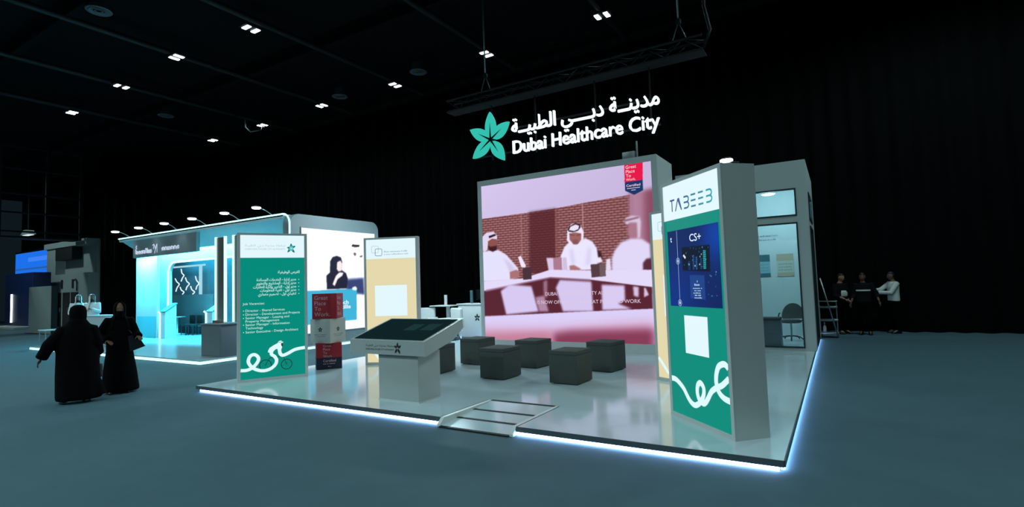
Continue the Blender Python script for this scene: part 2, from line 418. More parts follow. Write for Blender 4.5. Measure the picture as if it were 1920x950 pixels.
# picture shown on the video wall: colour, outline in metres on the screen, softness, opacity
LED_ART = [
  ((128, 70, 70), [(-0.004, 3.139), (1.218, 3.165), (2.102, 3.193), (2.929, 3.249), (4.017, 3.309), (3.917, 1.169), (-0.071, 1.257)], 0, 1.0),
  ((78, 30, 36), [(1.422, 3.177), (2.166, 3.195), (2.123, 1.661), (1.604, 1.605), (1.364, 1.692)], 6, 0.75),
  ((175, 120, 120), [(1.172, 3.162), (1.204, 3.163), (1.185, 1.738), (1.153, 1.74)], 1, 0.7),
  ((175, 120, 120), [(2.144, 3.193), (2.17, 3.194), (2.135, 1.736), (2.101, 1.738)], 1, 0.5),
  ((185, 130, 130), [(2.845, 3.24), (2.881, 3.24), (2.872, 2.588), (2.836, 2.591)], 1, 0.8),
  ((150, 92, 112), [(3.983, 3.348), (4.571, 3.383), (4.476, 1.429), (3.893, 1.449)], 8, 0.85),
  ((185, 140, 170), [(4.019, 3.344), (4.289, 3.365), (4.262, 2.059), (4.013, 2.074)], 10, 0.6),
  ((128, 62, 85), [(4.377, 3.354), (4.571, 3.383), (4.493, 1.77), (4.337, 1.778)], 10, 0.7),
  ((226, 222, 250), [(-0.035, 2.284), (0.213, 2.29), (0.481, 2.293), (0.714, 2.159), (0.895, 1.969), (1.05, 1.803), (1.065, 1.586), (0.831, 1.515), (-0.062, 1.503)], 2, 1.0),
  ((196, 180, 216), [(0.617, 2.084), (0.847, 1.932), (0.988, 1.747), (0.814, 1.674), (0.727, 1.877)], 6, 0.6),
  ((222, 210, 236), [(-0.018, 2.324), (0.004, 2.674), (0.132, 2.768), (0.353, 2.775), (0.456, 2.661), (0.442, 2.54), (0.297, 2.57), (0.172, 2.518), (0.14, 2.315), (0.05, 2.271)], 1.5, 1.0),
  ((140, 80, 76), [(0.168, 2.539), (0.298, 2.599), (0.443, 2.572), (0.447, 2.417), (0.404, 2.298), (0.286, 2.273), (0.181, 2.333)], 1.5, 1.0),
  ((62, 28, 32), [(0.17, 2.436), (0.242, 2.39), (0.34, 2.4), (0.447, 2.409), (0.423, 2.297), (0.31, 2.255), (0.19, 2.312)], 2, 1.0),
  ((45, 22, 35), [(0.193, 2.672), (0.39, 2.715), (0.427, 2.671), (0.21, 2.614)], 1, 1.0),
  ((168, 110, 112), [(0.801, 1.715), (1.003, 1.766), (1.092, 1.703), (1.064, 1.566), (0.808, 1.535)], 2, 1.0),
  ((235, 228, 245), [(1.061, 2.079), (1.14, 2.11), (1.28, 1.852), (1.247, 1.806), (1.143, 1.827)], 1.5, 1.0),
  ((60, 28, 34), [(3.155, 2.127), (3.269, 2.084), (3.308, 1.937), (3.256, 1.796), (3.16, 1.818)], 3, 1.0),
  ((230, 226, 252), [(2.244, 2.033), (2.357, 2.252), (2.507, 2.374), (2.687, 2.305), (2.893, 2.42), (3.067, 2.334), (3.176, 2.162), (3.203, 1.907), (3.142, 1.674), (2.292, 1.692), (2.213, 1.808)], 2, 1.0),
  ((200, 186, 222), [(2.478, 2.169), (2.561, 2.202), (2.628, 1.863), (2.523, 1.794)], 6, 0.5),
  ((200, 186, 222), [(2.963, 2.213), (3.04, 2.171), (3.004, 1.808), (2.865, 1.778)], 7, 0.5),
  ((236, 226, 246), [(2.425, 2.398), (2.449, 2.66), (2.544, 2.772), (2.668, 2.791), (2.805, 2.705), (2.867, 2.57), (2.851, 2.386), (2.769, 2.336), (2.646, 2.3), (2.504, 2.31)], 1.5, 1.0),
  ((156, 98, 98), [(2.494, 2.562), (2.658, 2.575), (2.802, 2.538), (2.796, 2.39), (2.707, 2.296), (2.586, 2.304), (2.496, 2.412)], 1.5, 1.0),
  ((132, 82, 84), [(2.561, 2.396), (2.651, 2.412), (2.731, 2.384), (2.695, 2.29), (2.589, 2.297)], 2, 1.0),
  ((105, 58, 60), [(2.518, 2.541), (2.631, 2.518), (2.631, 2.495), (2.517, 2.519)], 1.2, 0.8),
  ((105, 58, 60), [(2.676, 2.51), (2.786, 2.528), (2.784, 2.502), (2.675, 2.488)], 1.2, 0.8),
  ((42, 24, 44), [(2.449, 2.652), (2.501, 2.73), (2.668, 2.798), (2.779, 2.751), (2.792, 2.676), (2.72, 2.608), (2.597, 2.58), (2.488, 2.604)], 1, 1.0),
  ((232, 224, 242), [(2.489, 2.641), (2.534, 2.72), (2.666, 2.761), (2.754, 2.724), (2.734, 2.644), (2.619, 2.608)], 1.0, 1.0),
  ((170, 114, 118), [(2.462, 1.796), (2.585, 1.809), (2.762, 1.709), (2.659, 1.647), (2.477, 1.676)], 2, 1.0),
  ((222, 212, 244), [(3.528, 1.925), (3.611, 2.099), (3.767, 2.267), (4.026, 2.337), (4.239, 2.303), (4.415, 2.18), (4.414, 1.568), (3.513, 1.605)], 4, 1.0),
  ((168, 118, 135), [(3.969, 2.676), (4.187, 2.709), (4.203, 2.446), (4.097, 2.331), (3.972, 2.358), (3.917, 2.504)], 5, 1.0),
  ((214, 194, 220), [(3.843, 2.723), (3.902, 2.806), (4.049, 2.838), (4.209, 2.802), (4.239, 2.687), (4.205, 2.341), (4.15, 2.31), (4.15, 2.677), (3.988, 2.692), (3.924, 2.644)], 3, 1.0),
  ((120, 70, 92), [(3.856, 2.764), (4.191, 2.803), (4.197, 2.768), (3.861, 2.714)], 2.5, 0.8),
  ((88, 40, 58), [(4.242, 1.783), (4.323, 1.865), (4.463, 1.874), (4.448, 1.567), (4.232, 1.582)], 3, 1.0),
  ((214, 196, 226), [(1.86, 2.016), (2.053, 2.006), (2.061, 1.701), (1.911, 1.689)], 2, 1.0),
  ((170, 120, 140), [(2.053, 2.006), (2.272, 2.009), (2.274, 1.67), (2.047, 1.664)], 1.5, 1.0),
  ((206, 188, 220), [(2.288, 2.0), (2.396, 2.002), (2.417, 1.705), (2.284, 1.692)], 2, 1.0),
  ((226, 214, 238), [(3.394, 1.897), (3.49, 1.92), (3.5, 1.641), (3.371, 1.639)], 2, 1.0),
  ((236, 228, 244), [(3.155, 1.946), (3.263, 1.958), (3.304, 1.847), (3.18, 1.817)], 2, 1.0),
  ((88, 34, 48), [(0.004, 1.255), (1.949, 1.554), (3.007, 1.443), (4.416, 1.26), (4.409, 0.749), (-0.019, 0.603)], 2, 1.0),
  ((224, 214, 246), [(-0.087, 1.504), (0.501, 1.526), (1.154, 1.535), (1.956, 1.725), (3.017, 1.661), (4.451, 1.618), (4.432, 1.242), (3.833, 1.328), (2.988, 1.451), (1.948, 1.543), (0.053, 1.262), (-0.096, 1.258)], 1.5, 1.0),
  ((160, 120, 150), [(0.054, 1.287), (1.949, 1.554), (2.989, 1.466), (2.987, 1.429), (1.947, 1.516), (0.052, 1.23)], 1.5, 0.7),
  ((212, 198, 238), [(0.514, 1.244), (0.78, 1.397), (1.417, 1.34), (1.591, 0.721), (0.658, 0.644)], 4, 1.0),
  ((210, 196, 236), [(2.086, 1.285), (2.199, 1.47), (3.006, 1.407), (3.022, 0.718), (2.251, 0.72)], 4, 1.0),
  ((214, 200, 240), [(3.254, 1.327), (3.795, 1.294), (3.798, 0.961), (3.629, 0.893), (3.952, 0.768), (3.247, 0.746)], 4, 1.0),
  ((212, 192, 222), [(3.993, 1.271), (4.118, 1.251), (4.107, 1.026), (4.002, 1.062)], 3, 1.0),
  ((212, 192, 222), [(4.24, 1.23), (4.275, 1.229), (4.338, 1.074), (4.23, 1.024)], 2, 1.0),
  ((196, 160, 190), [(1.517, 1.068), (1.758, 1.102), (1.872, 0.721), (1.612, 0.721)], 4, 0.8),
  ((196, 160, 190), [(1.751, 1.446), (1.86, 1.481), (1.851, 1.062), (1.757, 1.064)], 4, 0.6),
  ((70, 48, 56), [(1.178, 1.786), (1.435, 1.813), (1.432, 1.514), (1.189, 1.503)], 1.2, 1.0),
  ((82, 58, 64), [(3.004, 1.8), (3.352, 1.809), (3.366, 1.521), (3.018, 1.497)], 1.2, 1.0),
  ((110, 86, 92), [(3.218, 1.805), (3.356, 1.809), (3.366, 1.521), (3.224, 1.508)], 1.2, 1.0),
  ((216, 204, 244), [(-0.169, 0.582), (2.415, 0.701), (4.444, 0.776), (4.397, -0.199), (-0.203, -0.377)], 1.5, 1.0),
  ((205, 140, 170), [(-0.18, 0.276), (1.982, 0.307), (4.43, 0.477), (4.397, -0.199), (-0.203, -0.377)], 22, 0.85),
  ((125, 48, 75), [(1.978, 0.194), (2.396, 0.257), (4.423, 0.342), (4.397, -0.199), (1.957, -0.293)], 14, 0.9),
  ((190, 118, 140), [(-0.186, 0.112), (1.894, 0.23), (1.957, -0.293), (-0.203, -0.377)], 14, 0.8),
  ((228, 22, 72), [(3.916, 4.033), (4.345, 4.036), (4.324, 3.611), (3.906, 3.605)], 0.5, 1.0),
  ((26, 52, 104), [(3.911, 3.604), (4.324, 3.611), (4.323, 3.376), (4.115, 3.295), (3.913, 3.41)], 0.5, 1.0),
]
STAND_ART = [
  ((150, 170, 205), [(1.632, 1.607), (2.387, 1.631), (2.376, 1.078), (1.657, 1.1)], 4, 1.0),
  ((52, 62, 110), [(1.631, 1.554), (2.336, 1.603), (2.376, 1.078), (2.004, 1.143), (1.66, 1.26)], 5, 1.0),
  ((28, 28, 52), [(1.015, 2.129), (1.113, 2.262), (1.277, 2.309), (1.441, 2.261), (1.486, 2.113), (1.455, 1.873), (1.635, 1.768), (1.7, 1.607), (1.66, 1.287), (0.888, 1.278), (0.869, 1.689), (1.01, 1.792)], 2, 1.0),
  ((240, 225, 225), [(1.286, 2.109), (1.42, 2.164), (1.485, 2.06), (1.454, 1.847), (1.334, 1.82), (1.27, 1.898)], 2, 1.0),
  ((245, 235, 235), [(1.1, 1.429), (1.234, 1.688), (1.367, 1.794), (1.534, 1.783), (1.478, 1.688), (1.298, 1.583), (1.183, 1.375)], 2, 1.0),
  ((60, 50, 55), [(1.879, 2.664), (1.928, 2.699), (2.213, 2.691), (2.19, 2.623), (2.032, 2.605), (1.878, 2.62)], 1, 1.0),
  ((110, 80, 75), [(1.93, 2.394), (2.001, 2.44), (2.071, 2.398), (2.013, 2.309)], 2, 1.0),
  ((90, 80, 80), [(2.206, 2.32), (2.315, 2.362), (2.328, 2.307), (2.226, 2.282)], 2, 1.0),
  ((60, 170, 205), [(0.15, 1.246), (2.063, 1.278), (2.044, 0.286), (0.139, 0.265)], 0.5, 1.0),
  ((235, 240, 248), [(1.867, 1.309), (2.008, 1.35), (2.077, 1.278), (2.041, 1.224), (1.9, 1.227)], 2, 1.0),
]

# ------------------------------------------------------------------ the hall
o = struct(MB().box((-62, -22, -0.2), (12, 24, 0)).build('floor', m_carpet))
o = struct(MB().box((-62, -22, CEIL), (12, 24, CEIL + 0.2)).build('ceiling', m_ceil))
def drape(name, p, q, h, period=0.55, amp=0.10):
    """hanging cloth wall with folds"""
    p = Vector(p); q = Vector(q); L = (q - p).length; d = (q - p).normalized(); nrm = Vector((-d.y, d.x))
    n = int(L / period * 8); mb = MB(); vs = []; rnd = random.Random(7)
    ph = 0
    offs = []
    for i in range(n + 1):
        ph += 2 * PI / 8 * rnd.uniform(.7, 1.3)
        offs.append(amp * math.sin(ph) + 0.03 * math.sin(ph * .37))
    for z, k in ((0, 1.15), (h * .5, 1.0), (h, .8)):
        for i in range(n + 1):
            c = p + d * (L * i / n) + nrm * offs[i] * k
            vs.append((c.x, c.y, z))
    for z, k in ((h, .8), (0, 1.15)):
        for i in range(n + 1):
            c = p + d * (L * i / n) + nrm * (offs[i] * k + 0.02)
            vs.append((c.x, c.y, z))
    m_ = n + 1
    fs = [(r*m_+i, r*m_+i+1, (r+1)*m_+i+1, (r+1)*m_+i) for r in (0, 1, 2, 3) for i in range(n)]
    return struct(mb.add(vs, fs, 0, True).build(name, m_black))
drape('wall_back', (-30.9, 18.95), (11.5, 18.95), CEIL)
drape('wall_right', (11.5, 18.95), (11.5, -21.5), CEIL)
drape('wall_left', (-37.95, 14.5), (-30.5, 19.27), CEIL)
struct(MB().box((-60, 17.2, 0), (-37, 17.4, CEIL)).build('wall_far', m_ceil))

# roof girders
for k, y in enumerate((1.0, 6.5, 12.2, 17.6)):
    mb = MB()
    mb.box((-56, y - .12, 10.15), (11, y + .12, 10.22)).box((-56, y - .03, 10.22), (11, y + .03, 10.55)).box((-56, y - .12, 10.5), (11, y + .12, 10.58))
    struct(mb.build('trim_%d' % (k + 1), m_ceil))

# pipes that carry the floodlights
PIPES = (-5.78, -10.24, -14.9, -19.25, -23.75, -28.35)
words = ['ceiling pipe over the right end of the video wall', 'second ceiling pipe, near the left hanger of the lit sign', 'third ceiling pipe counted from the lit sign',
         'fourth ceiling pipe, over the cyan booth', 'fifth ceiling pipe, over the left end of the cyan booth', 'last ceiling pipe, beyond the cyan booth']
for x, w in zip(PIPES, words):
    p = thing('ceiling_pipe', 'long dark ' + w, 'pipe', (x, 0, 10.12), 0, 'ceiling pipes')
    MB().cyl((0, -5, 0), (0, 17.5, 0), 0.10, n=12).build('pipe_run', m_steel_dark, p)
    for y in (-4, 1.0, 6.5, 12.2): MB().tube([(-.02, y, .07), (-.02, y, .48)], .02, 6).build('hanger', m_steel_dark, p)

# twin floodlights under the pipes
def floodlight(x, y, label, rz=0.0, lamp=True):
    t = thing('ceiling_floodlight', label, 'light', (x, y, 10.0), rz, 'twin ceiling floodlights')
    MB().rbox((-.30, -.2, -.02), (.30, .2, .05), .015).build('housing', m_lamp_body, t)
    for s in (-1, 1):
        MB().rbox((s*.15 - .07, -.16, -.045), (s*.15 + .07, .16, -.018), .012).build('lens', g_lens, t)
    b = MB(); b.box((-.32, -.015, -.005), (-.302, .015, .12)).box((.302, -.015, -.005), (.32, .015, .12)).box((-.32, -.015, .1), (.32, .015, .12))
    b.build('bracket', m_lamp_body, t)
    if lamp:
        L = bpy.data.lights.new('flood', 'SPOT'); L.energy = HALL_POWER; L.color = HALL_COLOR
        L.spot_size = R(150); L.spot_blend = 0.9; L.shadow_soft_size = 0.4
        lo = bpy.data.objects.new('flood_beam', L); COL.objects.link(lo); lo.parent = t; lo.location = (0, 0, -.08)
far = [(-5.77, 15.37), (-10.24, 15.55), (-14.9, 15.8), (-19.21, 15.67), (-23.8, 15.83), (-28.17, 15.84)]
fl = ['lit twin ceiling floodlight straight above the lit booth sign', 'lit twin floodlight beside the left hanger of the lit sign', 'third twin floodlight of the far row, counted leftwards from the sign',
      'fourth twin floodlight of the far row, counted leftwards from the sign', 'fifth twin floodlight of the far row, by a curved cable', 'last and smallest twin floodlight of the far row']
for (x, y), w in zip(far, fl): floodlight(x, y, w, 0.0 if x in (-5.77, -19.21, -23.8, -28.17) else PI/2)
near = [(-15.23, 9.76), (-19.14, 9.5), (-23.54, 9.65), (-28.57, 9.81)]
nl = ['largest twin floodlight of the near row, right end of that row', 'twin floodlight under the thick pipe left of the largest near one',
      'third twin floodlight of the near row, above the cyan booth roof', 'twin floodlight at the far left end of the near row']
for (x, y), w, rz in zip(near, nl, (PI/2, 0.0, PI/2, 0.0)): floodlight(x, y, w, rz)
# hall lamps outside the view, without fixtures; the boosted ones are added fill
for x, y, k in [(x, 3.5, 1) for x in (-28.4, -19.2, -10.2, -1.2, 7)] + [(3.4, 9.7, 1.6), (3.0, 14.8, 2.2)] + [(x, y, BACK_FILL) for y in (-8, -15) for x in (-36, -28, -21, -13)] + [(-4, -8, 4), (-2, -12, 4)] + [(-42, 8, 3.6)]:
    L = bpy.data.lights.new('flood', 'SPOT'); L.energy = HALL_POWER * k; L.color = HALL_COLOR
    L.spot_size = R(160); L.spot_blend = 0.6; L.shadow_soft_size = 0.4
    lo = bpy.data.objects.new('flood_beam', L); COL.objects.link(lo); lo.location = (x, y, 9.9)

# round air diffusers
m_diff = mat('grey_diffuser_metal', (84, 92, 94), .6)
for (x, y, z, s), w in zip(((-17.77, 6.69, 10, 1.0), (-13.3, 15.39, 10, 1.0), (-17.74, 15.42, 10, 1.0), (-25.96, 12.43, 10, 1.0)),
        ('large round grey ceiling diffuser nearest the camera', 'round ceiling diffuser between two far floodlights near the sign', 'round ceiling diffuser next to the fourth far floodlight', 'dim round ceiling diffuser above the cyan booth')):
    t = thing('air_diffuser', w, 'vent', (x, y, z), 0, 'round ceiling diffusers')
    MB().lathe([(.04, .59), (.05, .36), (.22, .34), (.23, .06), (.26, .04), (.31, .02), (.33, 0), (.31, -.02), (.22, .0)], n=28).build('duct_collar', m_diff, t)
    mb = MB()
    for r in (.07, .14, .21): mb.lathe([(r, -.012), (r + .025, -.03), (r + .045, -.02), (r + .02, .0)], n=28)
    mb.build('ring', m_diff, t)

# truss that carries the sign
m_truss = mat('black_truss_paint', (10, 12, 13), .6)
tr = thing('rigging_truss', 'long dark square rigging truss hanging above the lit sign', 'truss', (-5.45, 11.5, 6.43))
for y in (-.17, .17):
    for z in (.03, .33):
        MB().cyl((-3.35, y, z), (3.35, y, z), .028, n=10).build('chord', m_truss, tr)
mb = MB(); n = 17
for i in range(n):
    x0 = -3.35 + 6.7 * i / n; x1 = x0 + 6.7 / n; s = 1 if i % 2 else -1
    for y in (-.17, .17): mb.tube([(x0, y, .18 - .15*s), (x1, y, .18 + .15*s)], .012, 6)
    for z in (.03, .33): mb.tube([(x0, .17*s, z), (x1, -.17*s, z)], .012, 6)
mb.build('lattice', m_truss, tr)
mb = MB(); mb.box((-3.36, -.19, .0), (3.36, .19, .012)); mb.build('cable_tray', m_truss, tr)
for x, w in ((-7.63, 'thin steel hanger cable at the left end of the truss'), (-2.6, 'thin steel hanger cable at the right end of the truss')):
    t = thing('hanger_cable', w, 'cable', (x, 11.5, 6.8), 0, 'truss hanger cables')
    mb = MB(); mb.tube([(0, 0, .42), (-.03, 0, 3.7)], .022, 8); mb.build('cable_run', m_alu, t)
    mb = MB(); mb.tube([(-.16, 0, 0), (0, 0, .45), (.16, 0, 0)], .014, 8); mb.build('bridle', m_alu, t)
    MB().rbox((-.05, -.05, .38), (.05, .05, .5), .015).build('shackle', m_steel_dark, t)
c = MB().tube([(-2.15, 11.4, 9.9), (-2.0, 11.4, 8.4), (-2.05, 11.4, 7.4), (-1.95, 11.4, 6.85), (-2.1, 11.4, 6.5)], .035, 8).build('power_cable', m_steel_dark)
tag(c, 'loose dark cable bundle hanging at the right end of the truss', 'cable')
c = MB().tube([(-23.75, 14.9, 10.06), (-23.9, 15.0, 9.7), (-23.8, 15.2, 9.5), (-23.4, 15.5, 9.6), (-23.6, 15.75, 9.9), (-23.75, 15.8, 10.06)], .03, 8).build('hanging_cable', m_alu)
tag(c, 'pale cable drooping in a curve below a far ceiling pipe', 'cable')

# ------------------------------------------------------------------ the hanging sign
sg = thing('hanging_sign', 'large lit white bilingual letters and green leaf emblem hung over the video wall', 'sign', (-5.45, 11.5, 4.9))
X0 = -5.45; Z0 = 4.9
def sx(x): return x - X0
def sz(z): return z - Z0
MB().text('Dubai Healthcare City', sx(-6.84), sx(-3.10), sz(5.03), .335, -.05, bold=.006, depth=.07).build('english_lettering', g_sign, sg)
MB().text('مدينــة دبــــي الطبيــة', sx(-6.86), sx(-3.085), sz(5.545), .36, -.05, bold=.008, depth=.07).build('arabic_lettering', g_sign, sg)
def leaf(mb, c, tip, w, bend=0.0, y0=0.0, y1=.06, gap=.05, mi=0, film=False):
    c = Vector(c); t = Vector(tip); d = t - c; L = d.length; d.normalize(); nn = Vector((-d.y, d.x))
    a = []; b = []; N = 9
    for i in range(N + 1):
        f = i / N; h = w * (math.sin(PI * f ** .8) ** .85) * .5 if 0 < f < 1 else 0
        p = c + d * (gap + (L - gap) * f) + nn * bend * math.sin(PI * f)
        a.append(p + nn * h); b.append(p - nn * h)
    out = a + b[-2:0:-1]
    if film: mb.flat([(p.x, p.y) for p in out], y0, mi)
    else: mb.prism([(p.x, p.y) for p in out], y0, y1, 'y', mi)
SC = Vector((sx(-7.50), sz(5.50)))
TIPS = [(-7.506, 6.24), (-6.934, 5.874), (-7.11, 4.90), (-8.085, 5.09), (-8.15, 5.874)]
for tp in TIPS:
    mb = MB(); leaf(mb, SC, (sx(tp[0]), sz(tp[1])), .32, y0=-.05, y1=.02)
    pe = mb.build('emblem_leaf', g_leaf, sg)
    mb = MB(); d = (Vector((sx(tp[0]), sz(tp[1]))) - SC)
    e = SC + d * .6
    nn = Vector((-d.y, d.x)).normalized()
    mb.prism([tuple(SC + nn*.03), tuple(e), tuple(SC - nn*.03)], -.058, -.045, 'y')
    mb.build('leaf_vein', m_joint, pe)
mb = MB()
for z in (5.1, 5.7): mb.box((sx(-8.0), .03, sz(z) - .02), (sx(-3.1), .06, sz(z) + .02))
for x in (-7.5, -6.2, -4.6, -3.3): mb.box((sx(x) - .015, .03, sz(4.98)), (sx(x) + .015, .06, sz(6.42)))
mb.build('hanging_frame', m_joint, sg)

# ------------------------------------------------------------------ the main booth: raised platform
PX0, PX1, PY0, PY1, PZ = -9.85, -0.49, 5.25, 16.45, 0.10
RX0, RX1, RY1 = -4.295, -3.205, 6.33
pf = thing('booth_platform', 'raised glossy white booth platform edged with white LED light', 'platform', ((PX0+PX1)/2, (PY0+PY1)/2, 0))
px, py = pf.location.x, pf.location.y
def L_(a): return (a[0] - px, a[1] - py)
out = [L_(p) for p in ((PX0, PY0), (RX0, PY0), (RX0, RY1), (RX1, RY1), (RX1, PY0), (PX1, PY0), (PX1, PY1), (PX0, PY1))]
MB().prism(out, 0.088, PZ, 'z').build('deck', m_deck, pf)
mb = MB()
t_ = .04
ins = [L_(p) for p in ((PX0+t_, PY0+t_), (RX0-t_, PY0+t_), (RX0-t_, RY1+t_), (RX1+t_, RY1+t_), (RX1+t_, PY0+t_), (PX1-t_, PY0+t_), (PX1-t_, PY1-t_), (PX0+t_, PY1-t_))]
mb.prism(ins, 0.001, 0.088, 'z'); mb.build('frame', m_edge, pf)
def run(name, a, b, z0, z1, th, m_):
    a = Vector(L_(a)); b = Vector(L_(b)); d = (b - a).normalized(); nn = Vector((d.y, -d.x)) * th
    q = MB().prism([tuple(a), tuple(b), tuple(b + nn), tuple(a + nn)], z0, z1, 'z')
    return q.build(name, m_, pf)
for a, b in (((PX0, PY0), (RX0, PY0)), ((RX1, PY0), (PX1, PY0)), ((PX1, PY0), (PX1, PY1)), ((PX0, PY1), (PX0, PY0))):
    run('edge_profile', a, b, .042, PZ, .012, m_edge)
run('edge_profile', (RX0, PY0), (RX0, RY1), .08, PZ, -.014, m_edge)
run('edge_profile', (RX1, PY0), (RX1, RY1), .08, PZ, .014, m_edge)
for a, b in (((PX0 + .12, PY0), (RX0, PY0)), ((RX1, PY0), (PX1 - .04, PY0)), ((PX1, PY0 + .06), (PX1, PY1)), ((PX0, PY1), (PX0, PY0 + .3))):
    run('led_strip', a, b, .004, .036, -.03, g_strip)
rt = thing('entry_ramp', 'short pale entry ramp with three panels and dark joints set into the platform edge', 'ramp', ((RX0+RX1)/2, PY0, 0))
hw = (RX1 - RX0) / 2
def rz_(y): return .012 + (y + .08) / (RY1 - PY0 + .08) * (PZ - .012)
ys = [-.08, .28, .64, RY1 - PY0 - .01]
for i in range(3):
    a, b = ys[i] + .012, ys[i+1] - .014
    MB().add([(-hw + .05, a, rz_(a) - .01), (hw - .05, a, rz_(a) - .01), (hw - .05, b, rz_(b) - .01), (-hw + .05, b, rz_(b) - .01),
              (-hw + .05, a, rz_(a)), (hw - .05, a, rz_(a)), (hw - .05, b, rz_(b)), (-hw + .05, b, rz_(b))],
             [(0,3,2,1), (4,5,6,7), (0,1,5,4), (1,2,6,5), (2,3,7,6), (3,0,4,7)]).build('ramp_panel', m_deck, rt)
for y in (ys[0], ys[1], ys[2], ys[3]):
    MB().box((-hw + .05, y - .03, max(0.001, rz_(y) - .02)), (hw - .05, y + .02, rz_(y) + .004)).build('joint', m_joint, rt)
for s in (-1, 1):
    MB().prism([(-.08, .002), (ys[3], .002), (ys[3], PZ), (.0, PZ), (-.08, .03)], s*hw - (.05 if s > 0 else 0), s*hw + (.05 if s < 0 else 0), 'x').build('side_rail', m_white, rt)

# ------------------------------------------------------------------ video wall
LX0, LX1, LZ1, LYD = -7.99, -3.225, 4.46, 1.28
vw = thing('video_wall', 'big LED video wall showing three seated men in white, in a pale grey box', 'screen', ((LX0+LX1)/2, 11.5, PZ))
hw = (LX1 - LX0) / 2; hz = LZ1 - PZ
SX0, SW, SZ0, SH = -7.875, 4.53, .32, 4.0           # lit area
ox = vw.location.x
mb = MB(); mb.box((-hw, .02, 0), (hw, LYD, hz)); mb.build('cabinet', m_grey, vw)
mb = MB(); a0, a1 = SX0 - ox, SX0 + SW - ox; b0, b1 = SZ0 - PZ, SZ0 + SH - PZ
mb.box((-hw, 0, 0), (a0, .03, hz)).box((a1, 0, 0), (hw, .03, hz)).box((a0, 0, 0), (a1, .03, b0)).box((a0, 0, b1), (a1, .03, hz))
mb.build('bezel', m_grey, vw)
def paint(art, W, H, nx, nz, base):
    ss = 2
    X, Z = np.meshgrid((np.arange(nx*ss) + .5) / (nx*ss) * W, (np.arange(nz*ss) + .5) / (nz*ss) * H)
    img = base(X, Z)
    pxm = W / (nx * ss)
    for col, pts, b, al in art:
        k = poly_mask(pts, X, Z)
        if b: k = blur(k, b * .0065 / pxm * (W / 4.53 if W > 4 else 1))
        col = np.array(col, float)
        if tuple(col) == (128, 70, 70):             # the woven brick screen behind the men
            zz = Z - X*0; rw = np.floor(zz / .06); ph = np.sign(np.sin((X / .15 + .5 * (rw % 2)) * 2 * PI) + .5); row = -np.cos(zz * 2 * PI / .06)
            mot = np.clip(.42 + .45 * row + .16 * ph, 0, 1)[..., None]
            c = np.array((98, 50, 58)) * (1 - mot) + np.array((168, 116, 114)) * mot
            img = img * (1 - k[..., None]) + c * k[..., None]
        else:
            k = (k * al)[..., None]; img = img * (1 - k) + col * k
    img = img.reshape(nz, ss, nx, ss, 3).mean((1, 3))
    return to_lin(img)
def led_base(X, Z):
    u = (X / SW)[..., None]; v = (Z / SH)[..., None]
    return np.array((208, 192, 230)) * (1 - u) + np.array((194, 176, 216)) * u + (v - .8) * 18
img = paint(LED_ART, SW, SH, 380, 336, led_base)
g_led = glow_attr('video_pixels', 1.04)
screen_mesh('screen', img, SW, SH, lambda x, z: np.stack([x + a0, np.full(x.shape, .012), z + b0], -1), g_led, vw)
g_pale = glow('video_caption', (228, 206, 228), 0.95)
g_badge = glow('badge_lettering', (248, 215, 226), 0.95)
mb = MB(); y = .008
mb.text('DUBAI HEALTHCARE CITY AUTHORITY', a0 + 1.80, a0 + 3.80, b0 + 1.10, .085, y)
mb.text('IS NOW OFFICIALLY A GREAT PLACE TO WORK', a0 + 1.56, a0 + 4.16, b0 + .90, .085, y)
mb.build('caption', g_pale, vw)
mb = MB()
for i, w in enumerate(('Great', 'Place', 'To', 'Work.')): mb.text(w, a0 + 3.95, a0 + 4.3, b0 + (3.905, 3.805, 3.71, 3.63)[i], (.075, .075, .075, .06)[i], y, align='l', bold=.004)
mb.text('Certified', a0 + 3.95, a0 + 4.27, b0 + 3.495, .055, y, bold=.008)
for i, w in enumerate((.30, .10)):
    mb.box((a0 + 4.11 - w/2, y, b0 + 3.45 - i*.045), (a0 + 4.11 + w/2, y + .001, b0 + 3.462 - i*.045))
mb.build('badge_lettering', g_badge, vw)
b = MB(); b.cyl((0, 0, 0), (0, 0, .42), .022, n=10).rbox((-.06, -.06, 0), (.06, .06, .02), .005).rbox((-.34, -.05, .0), (-.04, .05, .2), .01)
o = b.build('support_post', m_alu, None, (-3.72, 11.75, LZ1))
tag(o, 'short metal post with a small box standing on top of the video wall', 'post')

# ------------------------------------------------------------------ lightbox totems
TW, TH = 1.2, 2.72
def totem(label, x, y, deg, depth, W=TW, name='lightbox_totem', film=None, H=TH):
    t = thing(name, label, 'totem', (x + W/2*math.cos(R(deg)), y + W/2*math.sin(R(deg)), PZ), R(deg), 'lightbox totems on the booth')
    w = W / 2; f = .05
    MB().box((-w, .015, 0), (w, depth, H)).build('cabinet', m_grey, t)
    mb = MB()
    mb.box((-w, 0, 0), (-w + f, .02, H)).box((w - f, 0, 0), (w, .02, H)).box((-w + f, 0, 0), (w - f, .02, .05)).box((-w + f, 0, H - .04), (w - f, .02, H))
    mb.build('frame', m_grey, t)
    z1 = H - .46
    MB().flat([(-w + f, .05), (w - f, .05), (w - f, z1), (-w + f, z1)], .008).build('lit_panel', film, t)
    MB().flat([(-w + f, z1), (w - f, z1), (w - f, H - .04), (-w + f, H - .04)], .008).build('header_panel', g_white, t)
    return t
def U(pts): return [(p[0] - .6, p[1]) for p in pts]
YA = .005
